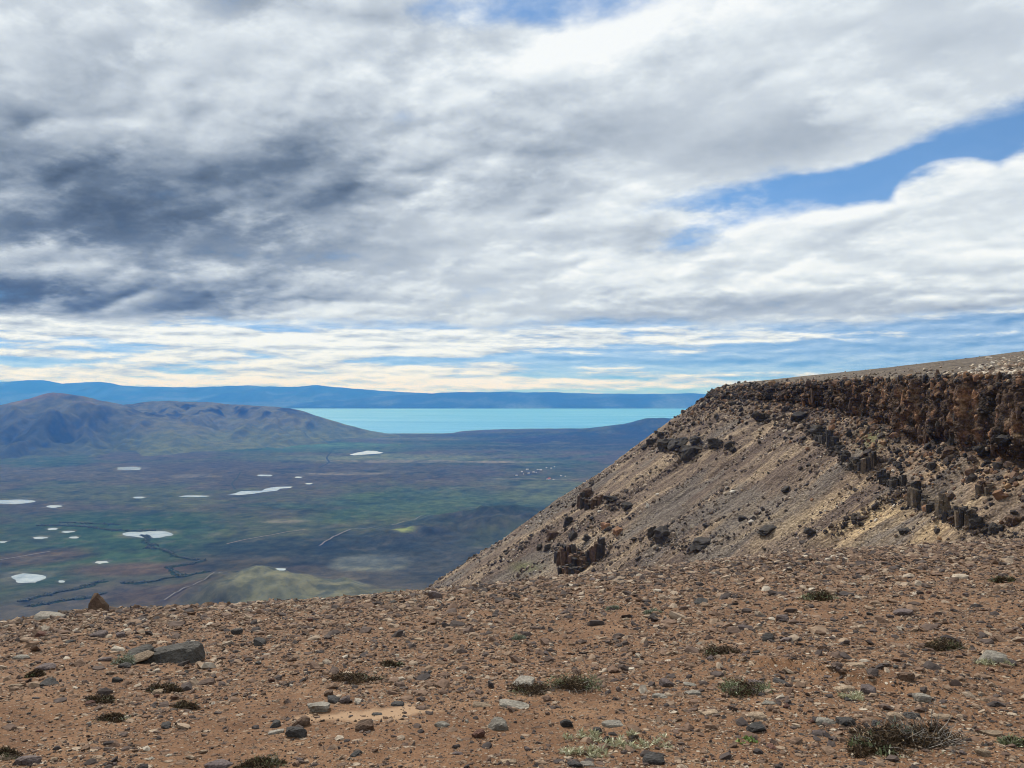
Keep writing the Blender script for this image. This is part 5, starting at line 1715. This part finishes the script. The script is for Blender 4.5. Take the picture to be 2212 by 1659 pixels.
def build_trees():
    rs = np.random.default_rng(51)
    crown = [chip_shape(800 + i, (0.95, 0.95, 1.15)) for i in range(10)]
    for k, (pts, wd, n) in enumerate(TREELINES):
        n = int(n * 3.2)
        L = np.array([0] + list(np.cumsum([math.dist(a, b_) for a, b_ in zip(pts, pts[1:])])))
        t = rs.uniform(0, L[-1], n)
        wide = np.clip(0.75 + 1.5 * perlin(t / 22.0, t * 0 + k, 61), 0.12, 2.2)
        ok = rs.uniform(0, 1, n) < np.clip(0.25 + wide * 0.75, 0, 1)
        t, wide = t[ok], wide[ok]; n = len(t)
        x = np.interp(t, L, [p[0] for p in pts]) + rs.normal(0, wd * 0.5, n) * wide; y = np.interp(t, L, [p[1] for p in pts]) + rs.normal(0, wd * 0.10, n) * wide
        g = np.array([on_valley(a, b_) for a, b_ in zip(x, y)])
        s = np.minimum(2.4 * rs.uniform(0.05, 1, n) ** (-1 / 3), 6.0)
        pos = np.stack([g[:, 0], g[:, 1], valley_h(g[:, 0], g[:, 1]) + 0.5 * s], -1)
        scatter('riverside_wood', crown, pos, s, rots(n, rs, 0.2), M_WOOD_FAR, True, kind='stuff', cat='wood',
                label=['belt of dark trees along the top of the green meadow', 'thin row of trees behind the tree belt', 'winding belt of dark trees beside the long pale pond',
                       'row of dark trees crossing below the winding belt', 'upper dark wood on the plain behind the rim rocks', 'lower dark wood right behind the rim rocks'][k])


build_trees()


def build_thickets():
    """low riverside scrub, a lumpy bank of uneven width"""
    for k, (pts, wd, n) in enumerate(TREELINES):
        g = np.array([on_valley(x, y) for x, y in pts])
        t = np.linspace(0, len(g) - 1, len(g) * 26)
        gx = np.interp(t, np.arange(len(g)), g[:, 0]); gy = np.interp(t, np.arange(len(g)), g[:, 1])
        for _ in range(4):
            gx[1:-1] = (gx[:-2] + 2 * gx[1:-1] + gx[2:]) / 4; gy[1:-1] = (gy[:-2] + 2 * gy[1:-1] + gy[2:]) / 4
        gx = gx + 14 * perlin(t * 2.3, t * 0, 71 + k); gy = gy + 14 * perlin(t * 2.3, t * 0 + 5, 72 + k)
        tx, ty = np.gradient(gx), np.gradient(gy); l = np.hypot(tx, ty) + 1e-6
        wv_ = wd * (1.7 + 2.4 * np.clip(perlin(t * 0.9, t * 0 + 2, 73 + k) + 0.35, 0, 1.2))
        wv_[0] = wv_[-1] = 1
        rows = []
        for f in np.linspace(-1, 1, 7):
            X = gx - ty / l * wv_ * f; Y = gy + tx / l * wv_ * f
            rows.append(np.stack([X, Y, valley_h(X, Y) + (1 - f * f) * (3.0 + 3.0 * fbm(X / 14, Y / 14, 3, 74)) - 0.5], -1))
        grid_obj('riverside_thicket', np.stack(rows), M_THICKET, kind='stuff', cat='thicket',
                 label=['low scrub under the belt of dark trees along the meadow', 'low scrub under the thin row of trees', 'winding scrub along the stream beside the long pale pond',
                        'scrub under the row of trees below the winding belt', 'scrub of the upper dark wood behind the rim rocks', 'scrub of the lower dark wood behind the rim rocks'][k])


M_THICKET, T, b = new_mat('thicket')
_n = T.noise(T.n('ShaderNodeNewGeometry').outputs['Position'], 0.09, 5, 0.7)
T.set(b.inputs['Base Color'], T.ramp(_n, [(0.35, (0.010, 0.018, 0.012)), (0.65, (0.030, 0.046, 0.026))]))
b.inputs['Specular IOR Level'].default_value = 0.0
build_thickets()

M_WALL, T, b = new_mat('house_wall'); b.inputs['Base Color'].default_value = (0.52, 0.51, 0.49, 1)
M_ROOF, T, b = new_mat('house_roof'); b.inputs['Base Color'].default_value = (0.40, 0.42, 0.45, 1)
M_ROOFR, T, b = new_mat('house_roof_red'); b.inputs['Base Color'].default_value = (0.35, 0.12, 0.09, 1)


def house_meshes(L, W, H, roof):
    x, y = L / 2, W / 2
    V = [(-x, -y, 0), (x, -y, 0), (x, y, 0), (-x, y, 0), (-x, -y, H), (x, -y, H), (x, y, H), (-x, y, H), (-x, 0, H + W * .3), (x, 0, H + W * .3)]
    me = bpy.data.meshes.new('wall'); me.from_pydata(V, [], [(0, 1, 5, 4), (2, 3, 7, 6), (1, 2, 6, 9, 5), (3, 0, 4, 8, 7)]); me.materials.append(M_WALL)
    o = 1.0
    R = [(-x - o, -y - o, H - .3), (x + o, -y - o, H - .3), (x + o, 0, H + W * .3 + .4), (-x - o, 0, H + W * .3 + .4), (x + o, y + o, H - .3), (-x - o, y + o, H - .3)]
    R += [(a, b_, c - 0.5) for a, b_, c in R]
    mr = bpy.data.meshes.new('roof'); mr.from_pydata(R, [], [(0, 1, 2, 3), (3, 2, 4, 5), (7, 6, 9, 8), (8, 9, 11, 10), (0, 6, 7, 1), (5, 4, 10, 11)]); mr.materials.append(roof)
    return me, mr


HOUSES = [(645, 957, 30, 'big', 'white farm building among the green fields at the mountain foot'),
          (1118, 1028, 28, 's', None), (1130, 1026, 24, 's', None), (1142, 1025, 24, 's', None), (1152, 1022, 22, 's', None), (1163, 1016, 22, 's', None), (1170, 1019, 22, 's', None),
          (1178, 1014, 20, 's', None), (1190, 1011, 26, 's', None), (1200, 1010, 24, 's', None), (1212, 1030, 26, 's', None), (1222, 1032, 26, 's', None), (1140, 1016, 18, 's', None),
          (1185, 1037, 40, 'red', 'long white shed with a red end at the near side of the far settlement'), (1196, 1036, 24, 's', None), (1158, 1024, 20, 's', None), (1128, 1019, 18, 's', None)]
_h = {'s': house_meshes(17, 11, 5, M_ROOF), 'big': house_meshes(70, 30, 14, M_ROOF), 'red': house_meshes(60, 20, 9, M_ROOFR)}
ORD = 'first second third fourth fifth sixth seventh eighth ninth tenth eleventh twelfth thirteenth fourteenth fifteenth sixteenth'.split()
HOUSES.sort(key=lambda h: (h[4] is not None, -h[0]))
for i, (x, y, w, kd, lb) in enumerate(HOUSES):
    X, Y = on_valley(x + (random.uniform(-2.5, 2.5) if kd == 's' else 0), y + (random.uniform(-2.5, 2.5) if kd == 's' else 0))
    root = bpy.data.objects.new('house', None); COL.objects.link(root)
    root.location = (X, Y, float(valley_h(np.array(X), np.array(Y))) + 0.2)
    root.rotation_euler.z = random.uniform(-1.5, 1.5)
    if kd == 's': root.scale = (random.uniform(0.6, 1.5),) * 3
    root['label'] = lb or f'tiny pale house of the far settlement, {ORD[i]} from the mesa slope'; root['category'] = 'house'; root['group'] = 'houses of the far settlement'
    for nm, me in zip(('wall', 'roof'), _h[kd]): link(nm, me, root)

# ------------------------------------------------------------------ haze
def build_haze():
    x, y0, y1, z0, z1 = 72000.0, -32000.0, 72000.0, VZ - 42.0, 640.0
    V = [(sx * x, y, z) for z in (z0, z1) for y in (y0, y1) for sx in (-1, 1)]
    me = bpy.data.meshes.new('haze')
    me.from_pydata(V, [], [(0, 2, 3, 1), (4, 5, 7, 6), (0, 1, 5, 4), (2, 6, 7, 3), (0, 4, 6, 2), (1, 3, 7, 5)])
    m = bpy.data.materials.new('haze'); m.use_nodes = True
    T = NT(m.node_tree)
    out = T.n('ShaderNodeOutputMaterial')
    v = T.n('ShaderNodeVolumePrincipled')
    v.inputs['Color'].default_value = (0.045, 0.27, 1.0, 1)
    v.inputs['Absorption Color'].default_value = (1, 1, 1, 1)      # clear air: it scatters blue and absorbs nothing
    v.inputs['Density'].default_value = 3.6e-5
    v.inputs['Anisotropy'].default_value = 0.0
    T.t.links.new(v.outputs[0], out.inputs['Volume'])
    me.materials.append(m)
    link('haze', me, label='blue air haze over the valley and the lake', cat='haze', kind='stuff')


build_haze()
